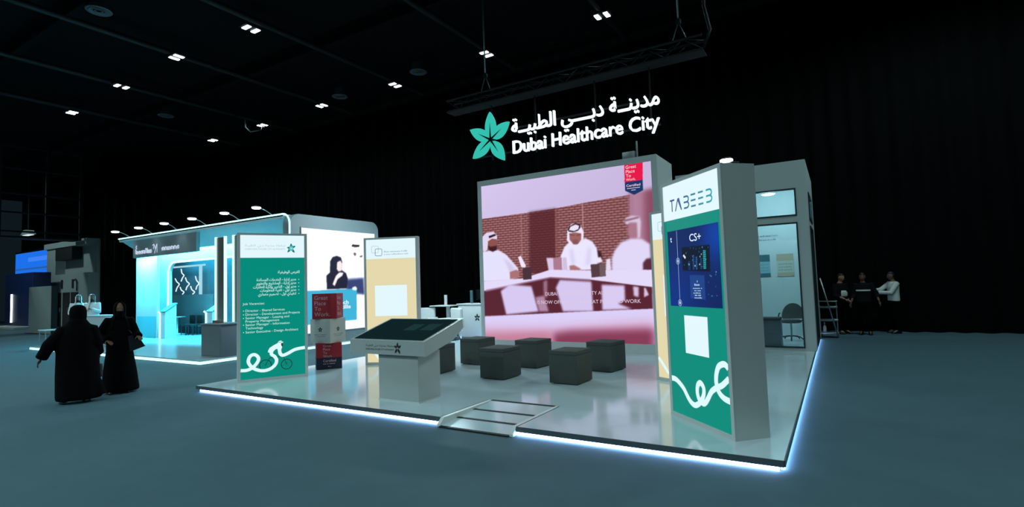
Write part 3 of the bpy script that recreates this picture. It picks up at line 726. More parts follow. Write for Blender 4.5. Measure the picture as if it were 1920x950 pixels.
# --- green totem, left
t = totem('green lit totem listing job vacancies, with a cyclist drawn in white ribbon', -9.31, 5.68, 60, .4, film=g_teal)
mb = MB()
mb.text('سلطة مدينة دبي الطبية', .13-.6, .815-.6, 2.472, .04, YA)
mb.text('DUBAI HEALTHCARE CITY AUTHORITY', .13-.6, .815-.6, 2.405, .034, YA)
mb.build('header_lettering', g_txt_grey, t)
g_em1 = glow('emblem_deep_green', (22, 120, 118), 1.0); g_em2 = glow('emblem_light_green', (96, 214, 208), 1.0)
mb = MB(); c = (.915-.6, 2.44)
for k, tp in enumerate(((.917, 2.532), (.842, 2.454), (.994, 2.484), (.85, 2.358), (.978, 2.352))):
    leaf(mb, c, (tp[0]-.6, tp[1]), .044, y0=YA, gap=.006, mi=0, film=True)
    d = Vector((tp[0]-.6, tp[1])) - Vector(c); e = Vector(c) + d*.55
    leaf(mb, c, tuple(e), .022, y0=YA - .001, gap=.004, mi=1, film=True)
mb.build('emblem', [g_em1, g_em2], t)
mb = MB()
mb.text('الفرص الوظيفية:', .677-.6, 1.062-.6, 1.965, .052, YA, bold=.012)
for s_, a, z in (('مدير إدارة - الخدمات المساندة', .319, 1.828), ('مدير إدارة - المشاريع والتطوير', .31, 1.762), ('مدير أول - التأجير وإدارة العقارات', .26, 1.694), ('مدير أول - تقنية المعلومات', .377, 1.63), ('تنفيذي أول - تصميم معماري', .343, 1.56)):
    mb.text(s_, a-.6, 1.0-.6, z, .05, YA, bold=.012)
    mb.box((1.04-.6, YA, z + .008), (1.054-.6, YA + .001, z + .022))
mb.text('Job Vacancies:', .088-.6, .45-.6, 1.395, .044, YA)
for s_, b_, z in (('Director - Shared Services', .795, 1.268), ('Director - Development and Projects', 1.06, 1.20), ('Senior Manager - Leasing and', .872, 1.135), ('Property Management', .701, 1.075),
                  ('Senior Manager - Information', .88, 1.012), ('Technology', .425, .95), ('Senior Executive - Design Architect', 1.03, .88)):
    mb.text(s_, .134-.6, b_-.6, z, .044, YA)
    if s_[0] in 'DS': mb.box((.094-.6, YA, z + .012), (.108-.6, YA + .001, z + .026))
mb.build('vacancy_lettering', g_txt, t)
mb = MB()
rib = [(.053, .22), (.139, .215), (.222, .239), (.3, .305), (.347, .392), (.325, .455), (.268, .488), (.206, .46), (.178, .38), (.197, .315), (.255, .245), (.347, .196), (.447, .18), (.549, .206), (.627, .272), (.650, .352), (.618, .42), (.562, .47), (.575, .535), (.63, .585)]
mb.stroke(U(rib), .058, YA)
mb.stroke(U([(.69, .60), (.70, .53), (.715, .462), (.758, .432), (.846, .46), (.952, .514), (1.042, .535), (1.147, .544)]), .06, YA - .0004)
mb.flat(U([(.505, .505), (.505, .535), (.53, .585), (.59, .625), (.65, .655), (.69, .672), (.75, .655), (.75, .60), (.728, .53), (.70, .50), (.66, .56), (.60, .545), (.55, .50)]), YA - .0008)
mb.flat(U([(.665, .672), (.69, .70), (.725, .708), (.752, .69), (.77, .672), (.74, .66), (.70, .655)]), YA - .0012)
mb.build('ribbon_cyclist', g_ribbon, t)
mb = MB()
for cx, cy, r in ((.461, .275, .098), (.823, .262, .092)):
    mb.stroke(U([(cx + r*math.cos(a*PI/8), cy + r*math.sin(a*PI/8)) for a in range(16)]), .014, YA + .001, closed=True)
    for a in range(6): mb.stroke(U([(cx, cy), (cx + r*math.cos(a*PI/3 + .3), cy + r*math.sin(a*PI/3 + .3))]), .003, YA + .001, smooth=False)
mb.stroke(U([(.461, .275), (.53, .40), (.76, .42), (.823, .262)]), .010, YA + .001, smooth=False)
mb.stroke(U([(.76, .42), (.775, .48)]), .010, YA + .001, smooth=False)
mb.flat(U([(.728, .66), (.752, .655), (.762, .63), (.757, .60), (.742, .595), (.73, .62)]), YA - .0016)
mb.stroke(U([(.672, .682), (.712, .678), (.752, .686)]), .008, YA - .002)
mb.build('bicycle_drawing', g_ink, t)

# --- sand totem, back left
def greeked(mb, x0, x1, z, h, y, seed):
    """a row of letter marks too small to read"""
    rnd = random.Random(seed); x = x0
    while x < x1 - .01:
        w = rnd.uniform(.012, .03); w = min(w, x1 - x); hh = h * rnd.choice((.7, .7, 1, .75))
        mb.box((x, y, z), (x + w, y + .0006, z + hh)); x += w + rnd.choice((.006, .006, .006, .02))
def ring(cx, cz, hw_, r): # rounded square outline
    P = []
    for qx, qz, a0_ in ((1, 1, 0), (-1, 1, 90), (-1, -1, 180), (1, -1, 270)):
        for k in range(4): P.append((cx + qx*(hw_ - r) + r*math.cos(R(a0_ + 30*k)), cz + qz*(hw_ - r) + r*math.sin(R(a0_ + 30*k))))
    return P
g_l1 = glow('logo_pale_blue', (150, 188, 226), 1.0); g_l2 = glow('logo_slate_blue', (96, 122, 158), 1.0)
def sand_art(t, ribbon):
    mb = MB()
    mb.stroke(ring(.25-.6, 2.465, .075, .03), .008, YA, closed=True, sub=2)
    mb.stroke(ring(.33-.6, 2.40, .075, .03), .011, YA - .001, 1, closed=True, sub=2)
    mb.build('logo', [g_l1, g_l2], t)
    mb = MB(); greeked(mb, .45-.6, .985-.6, 2.395, .032, YA, 5); greeked(mb, .45-.6, .985-.6, 2.34, .026, YA, 6)
    mb.build('header_lettering', g_txt_grey, t)
    MB().flat(U([(.235, 1.03), (.945, 1.03), (.945, 1.685), (.235, 1.685)]), YA).build('blank_square', g_white, t)
    mb = MB(); mb.stroke(U(ribbon), .05, YA); mb.build('ribbon', g_ribbon, t)
t = totem('sand coloured lit totem with blank white square, behind the touch table', -8.725, 8.18, 25, .15, film=g_yellow)
sand_art(t, [(.053, .33), (.12, .30), (.226, .23), (.30, .134), (.40, .11), (.5, .2), (.47, .33), (.40, .31), (.42, .18), (.58, .12), (.8, .25), (1.147, .3)])
t = totem('narrow glimpse of a sand coloured lit totem behind the totem reading TABEEB', -2.59, 8.656, -27, .25, film=g_yellow)
sand_art(t, [(.053, .36), (.105, .31), (.18, .22), (.26, .13), (.36, .11), (.46, .2), (.43, .33), (.36, .31), (.38, .18), (.54, .12), (.8, .25), (1.147, .3)])

# --- green totem, right: TABEEB
t = totem('largest green lit totem headed TABEEB with a dark blue app screen', -1.793, 6.50, -45, .4, film=g_teal, H=2.765)
cols = [glow('tabeeb_%d' % i, c_, 1.0) for i, c_ in enumerate(((66, 78, 132), (62, 92, 140), (60, 108, 146), (56, 126, 152), (52, 142, 158), (44, 160, 166)))]
sw = .02
mb = MB()
def st_(pts, k, sm=False): mb.stroke(U(pts), sw, YA, k, smooth=sm, sub=4)
za, zb, zm = 2.405, 2.533, 2.469
st_([(.205, zb), (.305, zb)], 0); st_([(.248, zb), (.248, za - .005)], 0)
st_([(.318, za - .008), (.378, zb), (.388, zb), (.448, za - .008)], 1)
for x0, k in ((.50, 2), (.93, 5)):
    st_([(x0, zb), (x0 + .065, zb), (x0 + .09, zb - .012), (x0 + .097, zb - .032), (x0 + .09, zb - .052), (x0 + .065, zm)], k, True)
    st_([(x0, zm), (x0 + .065, zm), (x0 + .09, zm - .012), (x0 + .099, zm - .032), (x0 + .09, za + .012), (x0 + .065, za), (x0, za)], k, True)
for x0, k in ((.643, 3), (.785, 4)):
    for z in (za, zm, zb): st_([(x0, z), (x0 + .092, z)], k)
mb.build('tabeeb_lettering', cols, t)
# dark blue app screen
def app_base(X, Z):
    u = X / 1.0; v = Z / .88
    d = np.exp(-(((u - .1)/.5)**2 + ((v - .1)/.6)**2))[..., None]
    e = np.exp(-(((u - .95)/.25)**2 + ((v - .85)/.3)**2))[..., None]
    return np.array((12, 34, 92)) + d * np.array((0, 14, 40)) + e * np.array((0, 28, 70)) + (np.random.RandomState(3).rand(*X.shape, 1) - .5) * 8
def dots(n, seed, x0, x1, z0, z1):
    rnd = random.Random(seed); A = []
    for i in range(n):
        x = rnd.uniform(x0, x1); z = rnd.uniform(z0, z1); r = rnd.uniform(.005, .011)
        A.append((rnd.choice(((200, 225, 240), (60, 170, 190), (40, 110, 170))), [(x-r, z), (x, z+r), (x+r, z), (x, z-r)], 0, .9))
    return A
art = [((8, 18, 40), [(.30, .41), (.82, .38), (.83, .66), (.30, .67)], 1, .95),
       ((14, 40, 84), [(.44, .10), (.71, .09), (.71, .34), (.44, .345)], .5, 0.0),
       ((34, 74, 148), [(.435, .10), (.71, .085), (.71, .345), (.435, .355)], .3, .75)]
for bx, bw, bh, c_ in ((.50, .035, .16, (40, 90, 170)), (.56, .03, .14, (50, 110, 190)), (.41, .05, .10, (24, 60, 120)), (.70, .05, .21, (48, 190, 190)), (.645, .03, .12, (30, 80, 140))):
    for j in range(int(bh / .02)):
        art.append((c_, [(bx + j*.001, .415 + j*.02), (bx + bw + j*.001, .413 + j*.02), (bx + bw + j*.001, .427 + j*.02), (bx + j*.001, .428 + j*.02)], 0, .85))
art.append(((235, 245, 250), [(.315, .575), (.335, .59), (.375, .555), (.36, .535)], .2, 1))
art += dots(22, 5, .33, .82, .42, .66) + dots(10, 6, .76, .95, .1, .4)
img = paint(art, 1.0, .88, 150, 130, app_base)
screen_mesh('app_screen', img, 1.0, .88, lambda x, z: np.stack([x - .487, np.full(x.shape, .004), z + 1.295], -1), glow_attr('app_pixels', 1.0), t)
mb = MB(); yb = .002
mb.text('t', .178-.6, .21-.6, 2.045, .07, yb, bold=.02)
mb.text('CS+', .58-.6, .80-.6, 2.02, .085, yb, bold=.006)
mb.build('screen_lettering', glow('screen_white', (226, 240, 250), 1.0), t)
mb = MB(); mb.stroke(U([(.322, 2.168), (.322, 1.33)]), .006, yb + .0005, smooth=False)
for z in (1.815, 1.335):
    mb.stroke(U([(.322 + .035*math.cos(a*PI/6), z + .035*math.sin(a*PI/6)) for a in range(12)]), .006, yb, closed=True)
    mb.flat(U([(.322 + .02*math.cos(a*PI/6), z + .02*math.sin(a*PI/6)) for a in range(12)]), yb)
mb.flat(U([(.682, 1.575), (.69, 1.59), (.698, 1.575), (.69, 1.56)]), yb)
greeked(mb, .63-.6, .75-.6, 1.528, .024, yb, 9)
for i, (a, b_) in enumerate(((.60, .775), (.625, .755), (.605, .77), (.63, .745), (.62, .76))): greeked(mb, a-.6, b_-.6, 1.495 - i*.026, .013, yb, 20 + i)
mb.build('screen_marks', glow('screen_pale', (170, 196, 228), 1.0), t)
MB().flat(U([(.386, .77), (.83, .768), (.836, 1.195), (.388, 1.195)]), YA).build('blank_square', g_white, t)
mb = MB()
mb.stroke(U([(.053, .436), (.12, .437), (.185, .42), (.296, .36), (.385, .27), (.448, .225), (.526, .212), (.62, .262), (.69, .35), (.698, .43), (.645, .475), (.59, .44), (.575, .36), (.605, .29), (.67, .262), (.72, .28), (.776, .339), (.843, .42), (.941, .478), (1.03, .515), (1.147, .60)]), .062, YA)
mb.stroke(U([(1.147, .70), (1.10, .732), (1.045, .728), (.98, .69), (.938, .60), (.935, .507), (.975, .432), (1.05, .39), (1.147, .376)]), .064, YA - .0004)
mb.build('ribbon', g_ribbon, t)
# lamp on top of it
ls = thing('totem_spotlight', 'bright round spotlight on top corner of the TABEEB totem', 'light', (-.86, 5.83, PZ + 2.765), R(-45))
MB().rbox((-.06, -.05, 0), (.06, .05, .02), .006).cyl((0, 0, .02), (0, -.05, .05), .012).build('arm', m_lamp_body, ls)
MB().lathe([(.02, .075), (.045, .068), (.055, .05), (.055, .035)], (0, -.06, 0)).build('lamp_head', m_lamp_body, ls)
MB().lathe([(.062, .034), (.064, .02), (.04, .012), (.01, .010)], (0, -.06, .015)).build('lens', glow('spot_lens', (240, 250, 255), 12.0), ls)

# ------------------------------------------------------------------ touch table kiosk
kt = thing('touch_table', 'white touch table on pedestal with dark tilted screen and leaf emblem', 'kiosk', (-5.43, 5.70, PZ), 0)
MB().rbox((-.38, 0, 0), (.38, .48, .69), .006).build('pedestal', m_kiosk, kt)
MB().box((-.385, -.004, .0), (.385, .484, .02)).build('plinth', m_grey, kt)
P = [(-.10, .67), (-.10, .87), (.77, 1.12), (.79, .99), (.54, .83), (-.06, .67)]
mb = MB(); mb.prism(P, -.86, .59, 'x'); mb.build('console', m_kiosk, kt)
g_touch = glow('touch_screen_dark_teal', (14, 34, 38), 1.0)
g_touch.node_tree.nodes['Principled BSDF'].inputs['Specular IOR Level'].default_value = 0.0
g_touch.node_tree.nodes['Principled BSDF'].inputs['Roughness'].default_value = .12
sl = math.atan2(.25, .87)
Tm = Matrix.Translation((-.135, -.10, .872)) @ Matrix.Rotation(sl, 4, 'X')
MB().rbox((-.67, .035, 0), (.67, .865, .006), .002, T=Tm).build('screen', g_touch, kt)
g_dim = glow('dim_screen_icon', (26, 52, 55), 1.0); g_dim.node_tree.nodes['Principled BSDF'].inputs['Specular IOR Level'].default_value = 0.0
for x, y, w, h in ((.0, .38, .22, .26), (.30, .40, .24, .26)): MB().box((x, y, .0058), (x + w, y + h, .0066), T=Tm).build('screen_icon', g_dim, kt)
mb = MB(); yf = -.102
mb.text('سلطة مدينة دبي الطبية', -.53, .03, .782, .028, yf); mb.text('DUBAI HEALTHCARE CITY AUTHORITY', -.53, .03, .730, .024, yf)
c = (.095, .768)
for tp in ((.098, .85), (.032, .80), (.163, .805), (.045, .695), (.145, .69)): leaf(mb, c, tp, .036, y0=yf, gap=.010, film=True)
mb.build('emblem_lettering', m_ink_dark, kt)

# ------------------------------------------------------------------ stack of three cubes
def cube_box(x, y, z, deg, s, h, label, mats_fn):
    t = thing('display_cube', label, 'box', (x, y, z), R(deg), 'stacked display cubes')
    mats_fn(t, s / 2, h); return t
def faces4(w): return [(Matrix.Rotation(a * PI / 2, 4, 'Z'), w) for a in range(4)]
def red_top(t, w, h):
    MB().rbox((-w, -w, 0), (w, w, h), .004).build('body', m_red, t)
    mb = MB()
    for T, _ in faces4(w):
        for i, q in enumerate(('Great', 'Place', 'To', 'Work.')): mb.text(q, -w + .05, w, h - .125 - i*.113, .085, -w - .001, T=T, align='l', bold=-.004)
    mb.build('lettering', m_print_white, t)
def white_mid(t, w, h):
    MB().rbox((-w, -w, 0), (w, w, h), .004).build('body', m_kiosk, t)
    mb = MB()
    for T, _ in faces4(w):
        c = Vector((0, h * .56))
        for k in range(5): leaf(mb, c, tuple(c + Vector((math.cos(R(90 + 72*k)), math.sin(R(90 + 72*k)))) * .055), .03, y0=-w - .001, gap=.008, film=True) if False else None
        for k in range(5):
            q = MB(); leaf(q, c, tuple(c + Vector((math.cos(R(90 + 72*k)), math.sin(R(90 + 72*k)))) * .055), .03, y0=-w - .001, gap=.008, film=True)
            mb.add(q.v, q.f, 0, False, T)
        q = MB(); greeked(q, -.15, .15, h*.34, .018, -w - .001, 3); greeked(q, -.13, .13, h*.27, .014, -w - .001, 4); mb.add(q.v, q.f, 1, False, T)
    mb.build('emblem_print', [m_ink_dark, m_ink_grey], t)
def red_navy(t, w, h):
    MB().rbox((-w, -w, .235), (w, w, h), .004).build('red_body', m_red, t)
    MB().rbox((-w, -w, 0), (w, w, .235), .004).build('navy_body', m_navy, t)
    mb = MB()
    for T, _ in faces4(w):
        for i, q in enumerate(('Great', 'Place', 'To', 'Work.')): mb.text(q, -.12, w, h - .075 - i*.07, .05, -w - .001, T=T, align='l', bold=-.004)
        mb.text('Certified', -.12, .13, .15, .05, -w - .001, T=T, bold=.01)
        q = MB(); greeked(q, -.12, .13, .105, .018, -w - .001, 8); greeked(q, -.025, .035, .05, .015, -w - .001, 9); mb.add(q.v, q.f, 0, False, T)
    mb.build('lettering', m_print_white, t)
def ctr(p, q, k):  # cube centre behind a front edge p-q
    p = Vector(p); q = Vector(q); mid = (p + q) / 2; n_ = Vector((-(q - p).y, (q - p).x)).normalized()
    return mid + n_ * k
cb = Vector((-9.22, 7.62))
cube_box(cb.x, cb.y, PZ, 54, .5, .53, 'red and navy cube at the bottom of the stacked display cubes', red_navy)
cube_box(cb.x, cb.y, PZ + .531, 12, .5, .5, 'white middle cube of the stack, printed with leaf emblems', white_mid)
cube_box(cb.x, cb.y, PZ + 1.032, 34, .5, .52, 'red top cube of the stack reading Great Place To Work', red_top)

# ------------------------------------------------------------------ cube stools
def stool():
    t = thing('cube_stool', '-', 'stool', (0, 0, 0), 0, 'charcoal cube stools')
    MB().rbox((-.25, -.275, .012), (.25, .275, .4615), .008, 3).build('box_body', m_fabric, t)
    MB().rbox((-.25, -.275, .463), (.25, .275, .525), .008, 3).build('seat_cushion', m_fabric, t)
    MB().box((-.242, -.267, .455), (.242, .267, .472)).build('seam', m_seam, t)
    for x in (-.19, .19):
        for y in (-.21, .21): MB().cyl((x, y, 0), (x, y, .025), .022, n=10).build('foot', m_seam, t)
    return t
st0 = stool()
spots = [(-6.62, 7.99, 2, 'charcoal cube stool mostly hidden behind the touch table'), (-5.14, 7.955, -1, 'front row charcoal cube stool in the middle, left of the ramp axis'),
         (-3.80, 7.99, -2, 'front row charcoal cube stool furthest right, nearest the sand totem'), (-6.52, 9.23, -5, 'back row charcoal cube stool nearest the touch table'),
         (-5.19, 9.24, -5, 'back row charcoal cube stool in the middle before the video wall'), (-3.70, 9.30, -8, 'back row charcoal cube stool at the right end of the video wall')]
for i, (x, y, a, w) in enumerate(spots):
    o = st0 if i == 0 else copy_tree(st0)
    o.location = (x, y, PZ); o.rotation_euler = (0, 0, R(a)); o['label'] = w

# chrome post behind the stools
o = thing('barrier_post', 'short shiny chrome post standing behind the touch table and stools', 'post', (-8.55, 10.9, PZ))
MB().lathe([(.11, 0), (.11, .012), (.03, .03), (.03, .1)]).build('base', m_chrome, o)
MB().lathe([(.028, .03), (.028, .26), (.045, .27), (.045, .31), (.03, .32), (.03, .38), (.05, .40), (.05, .46), (.028, .5)]).build('stem', m_chrome, o)

# ------------------------------------------------------------------ glazed meeting room behind the right totem
MX0, MX1, MY0, MY1, MZ = -3.2, -.45, 12.98, 16.29, 4.2
m_room = mat('pale_wall_paint', (190, 200, 200), 0.6, noise=0.03, scale=4)
m_frame = mat('grey_window_frame', (44, 58, 64), 0.5, metal=.3)
g_pane = glass('clear_pane', (238, 247, 249))
mr = thing('meeting_room', 'pale glazed meeting room at back right corner of the platform', 'booth room', ((MX0+MX1)/2, MY0, PZ))
ox, oy = mr.location.x, mr.location.y
def rb(mb, x0, x1, y0, y1, z0, z1): return mb.box((x0 - ox, y0 - oy, z0 - PZ), (x1 - ox, y1 - oy, z1 - PZ))
WX0, WX1 = -2.0, -.66
mb = MB(); t = .1
rb(mb, MX0, WX0, MY0, MY0+t, PZ, MZ); rb(mb, WX1, MX1, MY0, MY0+t, PZ, MZ)
rb(mb, WX0, WX1, MY0, MY0+t, PZ, .16); rb(mb, WX0, WX1, MY0, MY0+t, 2.86, 3.0); rb(mb, WX0, WX1, MY0, MY0+t, 3.6, MZ)
mb.build('front_wall', m_room, mr)
SYA, SYB = 13.45, 15.0
mb = MB()
rb(mb, MX1-t, MX1, MY0+t, SYA, PZ, MZ); rb(mb, MX1-t, MX1, SYB, MY1, PZ, MZ)
rb(mb, MX1-t, MX1, SYA, SYB, 2.8, 2.95); rb(mb, MX1-t, MX1, SYA, SYB, 3.55, MZ); rb(mb, MX1-t, MX1, SYA, SYB, PZ, .16)
mb.build('side_wall', m_room, mr)
mb = MB(); rb(mb, MX0, MX1-t, MY1-t, MY1, PZ, MZ); mb.build('back_wall', m_room, mr)
mb = MB(); rb(mb, MX0, MX0+t, MY0+t, MY1-t, PZ, MZ); mb.build('inner_wall', m_room, mr)
mb = MB(); rb(mb, MX0+t, MX1-t, MY0+t, MY1-t, 4.05, 4.15); mb.build('roof', m_room, mr)
def frame_y(name, x0, x1, z0, z1, y):
    mb = MB(); f = .03
    rb(mb, x0, x1, y-.02, y+.05, z0, z0+f); rb(mb, x0, x1, y-.02, y+.05, z1-f, z1); rb(mb, x0, x0+f, y-.02, y+.05, z0+f, z1-f); rb(mb, x1-f, x1, y-.02, y+.05, z0+f, z1-f)
    fr = mb.build(name, m_frame, mr)
    mb = MB(); rb(mb, x0+f, x1-f, y+.01, y+.018, z0+f, z1-f); mb.build('pane', g_pane, fr)
frame_y('window_frame', WX0, WX1, 3.0, 3.6, MY0); frame_y('door_frame', WX0, WX1, .16, 2.86, MY0)
def frame_x(name, y0, y1, z0, z1, x):
    mb = MB(); f = .035
    rb(mb, x-.05, x+.02, y0, y1, z0, z0+f); rb(mb, x-.05, x+.02, y0, y1, z1-f, z1); rb(mb, x-.05, x+.02, y0, y0+f, z0+f, z1-f); rb(mb, x-.05, x+.02, y1-f, y1, z0+f, z1-f)
    fr = mb.build(name, m_frame, mr)
    mb = MB(); rb(mb, x-.02, x-.012, y0+f, y1-f, z0+f, z1-f); mb.build('pane', g_pane, fr)
frame_x('side_window_frame', SYA, SYB, 2.95, 3.55, MX1); frame_x('side_door_frame', SYA, SYB, .16, 2.8, MX1)
la = thing('room_ceiling_light', 'bright ceiling light seen through the upper window of the meeting room', 'light', (-1.33, 14.4, 3.76))
MB().lathe([(.16, 0), (.17, -.02), (.15, -.045)], n=24).cyl((0, 0, 0), (0, 0, .29), .012).build('housing', m_grey, la)
MB().lathe([(.14, -.045), (.13, -.055), (.02, -.06)], n=24).build('lens', g_lens, la)
L = bpy.data.lights.new('room_lamp', 'POINT'); L.energy = ROOM_POWER; L.color = (.58, .90, 1.0); L.shadow_soft_size = .15
lo = bpy.data.objects.new('room_lamp', L); COL.objects.link(lo); lo.parent = la; lo.location = (0, 0, -.2)
m_teal_p = mat('teal_poster', (22, 88, 96), .6); m_tan = mat('tan_poster', (172, 158, 134), .6); m_paleteal = mat('pale_teal_poster', (120, 168, 176), .6); m_sand = mat('sand_poster', (176, 184, 168), .6)
for x0, x1, cs, w in ((-1.95, -1.55, (m_teal_p, m_paleteal), 'teal banded wall board inside the meeting room'), (-1.385, -.975, (m_tan, m_sand), 'tan banded wall board inside the meeting room')):
    t = thing('wall_board', w, 'board', ((x0+x1)/2, 16.185, 1.70), 0, 'wall boards in the meeting room'); h = (x1-x0)/2
    MB().box((-h, -.012, .10), (h, 0, .42)).build('panel', cs[1], t)
    MB().box((-h, -.014, .42), (h, 0, .61)).build('header', cs[0], t)
    MB().box((-h, -.014, .0), (h, 0, .10)).build('footer', cs[0], t)
    mb = MB()
    for k in range(3): greeked(mb, -h+.04, h-.04, .16 + k*.08, .03, -.013, k)
    mb.build('marks', m_ink_grey, t)
t = thing('wall_lettering', 'small grey wall lettering above the boards in the meeting room', 'lettering', (-1.62, 16.185, 2.70))
mb = MB(); greeked(mb, -.3, .3, .1, .05, -.006, 11); greeked(mb, -.3, .25, 0, .04, -.006, 12); mb.build('marks', m_ink_grey, t)
dk = thing('meeting_desk', 'dark cabinet desk with black top behind the meeting room glass', 'desk', (-1.62, 13.75, PZ))
MB().rbox((-.45, -.2, .0), (.46, .2, .60), .01).build('cabinet', m_grey_dark, dk)
MB().rbox((-.48, -.23, .60), (.46, .23, .66), .01).build('top', m_joint, dk)
mb = MB(); mb.box((-.42, -.212, .05), (.43, -.2, .28)).box((-.42, -.212, .31), (.43, -.2, .55)); mb.build('drawer_front', m_grey_dark, dk)
ch = thing('office_chair', 'dark round-backed office chair behind the meeting room desk', 'chair', (-1.05, 15.0, PZ), R(200))
mb = MB(); mb.loft([(0, .0, .44, .20, .20), (0, 0, .46, .24, .24), (0, 0, .50, .24, .24), (0, 0, .52, .20, .20)]); mb.build('seat', m_fabric, ch)
pts = [(.26*math.cos(a*PI/12), .60 + .34*math.sin(a*PI/12)) for a in range(13)] + [(-.24, .56), (.24, .56)]
MB().prism(pts[:13] + [pts[13], pts[14]], .20, .25, 'y').build('backrest', m_fabric, ch)
MB().cyl((0, 0, .08), (0, 0, .45), .025).build('gas_post', m_chrome, ch)
for k in range(5):
    a = 2*PI*k/5
    MB().tube([(0, 0, .12), (.2*math.cos(a), .2*math.sin(a), .10), (.29*math.cos(a), .29*math.sin(a), .03)], .016, 8).build('base_arm', m_joint, ch)
mb = MB()
mb.tube([(.24, .0, .48), (.29, .0, .52), (.29, .1, .68), (.29, .2, .7)], .014, 8); mb.build('armrest', m_joint, ch)
mb = MB(); mb.tube([(-.24, .0, .48), (-.29, .0, .52), (-.29, .1, .68), (-.29, .2, .7)], .014, 8); mb.build('armrest', m_joint, ch)

# step trolley and pole behind the room
tl = thing('utility_trolley', 'grey metal utility trolley with two shelves and a base tray in the dark corner', 'trolley', (-.265, 17.0, 0))
for x in (-.20, .20):
    for y in (-.15, .15): MB().cyl((x, y, .09), (x, y, 1.0), .014, n=8).build('upright', m_alu, tl)
for z in (.1, .45, .80, .97): MB().rbox((-.225, -.18, z), (.225, .18, z + (.05 if z < .9 else .02)), .006).build('shelf', m_alu, tl)
for x in (-.18, .18):
    for y in (-.13, .13): MB().cyl((x - .012, y, .045), (x + .012, y, .045), .045, n=14).build('caster', m_joint, tl)
o = MB().lathe([(.035, 0), (.04, .01), (.04, .12), (.03, .16), (.012, .19), (.012, .23), (.02, .235), (.02, .26)], n=14).build('spray_bottle', m_white, None, (-.37, 16.95, .151))
tag(o, 'small pale bottle standing on the base tray of the trolley', 'bottle')
mb = MB(); mb.tube([(-.40, 16.66, 1.62), (-.06, 16.78, .012)], .018, 8)
o = mb.build('leaning_pole', m_alu); tag(o, 'thin metal pole leaning diagonally across the front of the trolley', 'pole')

# ------------------------------------------------------------------ the cyan booth on the left
m_b2 = mat('pale_booth_laminate', (190, 205, 208), 0.35, noise=0.03, scale=3)
m_b2deck = mat('booth_deck_gloss', (165, 180, 184), 0.2, noise=0.02)
m_b2dark = mat('grey_booth_shell', (120, 134, 138), 0.5, noise=0.03)
m_mirror = mat('reflection_tint_mirror', (150, 138, 130), 0.3, metal=0.7)  # brownish tone of bright reflections is put into the mirror colour
m_tealdark = mat('teal_wall', (70, 110, 122), 0.4)
m_sky = mat('sky_blue_print', (90, 190, 205), 0.5)
BX0, BX1, BY0, BY1, BZ = -24.05, -13.3, 7.18, 16.2, .12
bp = thing('cyan_booth_platform', 'raised platform of the cyan booth edged with cyan LED light', 'platform', ((BX0+BX1)/2, BY0, 0))
ox, oy = bp.location.x, bp.location.y
MB().box((BX0-ox, 0, .09), (BX1-ox, BY1-oy, BZ)).build('deck', m_b2deck, bp)
MB().box((BX0-ox+.02, .02, 0), (BX1-ox-.02, BY1-oy-.02, .09)).build('frame', m_edge, bp)
MB().box((BX0-ox, -.01, .02), (BX1-ox, .01, .085)).build('led_strip', g_cyan_line, bp)
MB().box((BX1-ox-.01, 0, .02), (BX1-ox+.01, BY1-oy, .085)).build('led_strip', g_cyan_line, bp)

RY0, RYB, RZ = 9.72, 13.15, 3.98
bt = thing('cyan_exhibition_booth', 'cyan lit exhibition booth with rounded roof edge, arch opening and big side screen', 'booth', (-18.5, RY0, BZ))
ox, oy = bt.location.x, bt.location.y
def bb(mb, x0, x1, y0, y1, z0, z1): return mb.box((x0-ox, y0-oy, z0-BZ), (x1-ox, y1-oy, z1-BZ))
# roof: a shallow wedge, its left end cut back
mb = MB()
mb.prism([(-23.75-ox, RY0-oy), (BX1-.35-ox, RY0-oy), (BX1-.35-ox, RYB-oy), (-25.0-ox, RYB-oy)], 3.86-BZ, RZ-BZ, 'z')
mb.build('roof', m_b2, bt)
mb = MB()      # sloping fascia under the front edge
P = [(RY0-oy, RZ-BZ-.02), (RY0-oy, RZ-BZ-.06), (RY0+.75-oy, 3.42-BZ), (RY0+.80-oy, 3.42-BZ), (RY0+.80-oy, RZ-BZ-.12)]
mb.prism(P, -23.7-ox, BX1-.36-ox, 'x'); mb.build('fascia', m_b2, bt)
# side wall with rounded upper corners, screen on it
def side_outline(y0, y1, z0, z1, r):
    P = [(y0, z0), (y1, z0)]
    P += [(y1 - r + r*math.cos(a*PI/16), z1 - r + r*math.sin(a*PI/16)) for a in range(9)]
    P += [(y0 + r - r*math.sin(a*PI/16), z1 - r + r*math.cos(a*PI/16)) for a in range(9)]
    return P
P = side_outline(RY0-oy, RYB-oy, 0, RZ-BZ, .30)
mb = MB(); mb.prism(P, BX1-.36-ox, BX1-.02-ox, 'x'); mb.build('side_wall', m_b2dark, bt)
SY0, SZ_, SWW, SHH = 10.08, .48, 2.88, 3.10
def s2base(X, Z): return np.ones(X.shape + (1,)) * np.array((250, 250, 252))
img = paint(STAND_ART, SWW, SHH, 150, 160, s2base)
X_, Z_ = np.meshgrid(np.linspace(0, SWW, 150), np.linspace(0, SHH, 160))
screen_mesh('side_screen', img, SWW, SHH, lambda y, z: np.stack([np.full(y.shape, BX1 - ox), y + SY0 - oy, z + SZ_ - BZ], -1), glow_attr('side_pixels', 1.15), bt)
MB().box((BX1-.03-ox, SY0-.03-oy, SZ_-.03-BZ), (BX1-.004-ox, SY0+SWW+.03-oy, SZ_+SHH+.03-BZ)).build('screen_surround', m_b2dark, bt)
mb = MB(); Ty = Matrix.Translation((BX1 + .006 - ox, SY0 - oy, SZ_ - BZ)) @ Matrix.Rotation(PI/2, 4, 'Z')
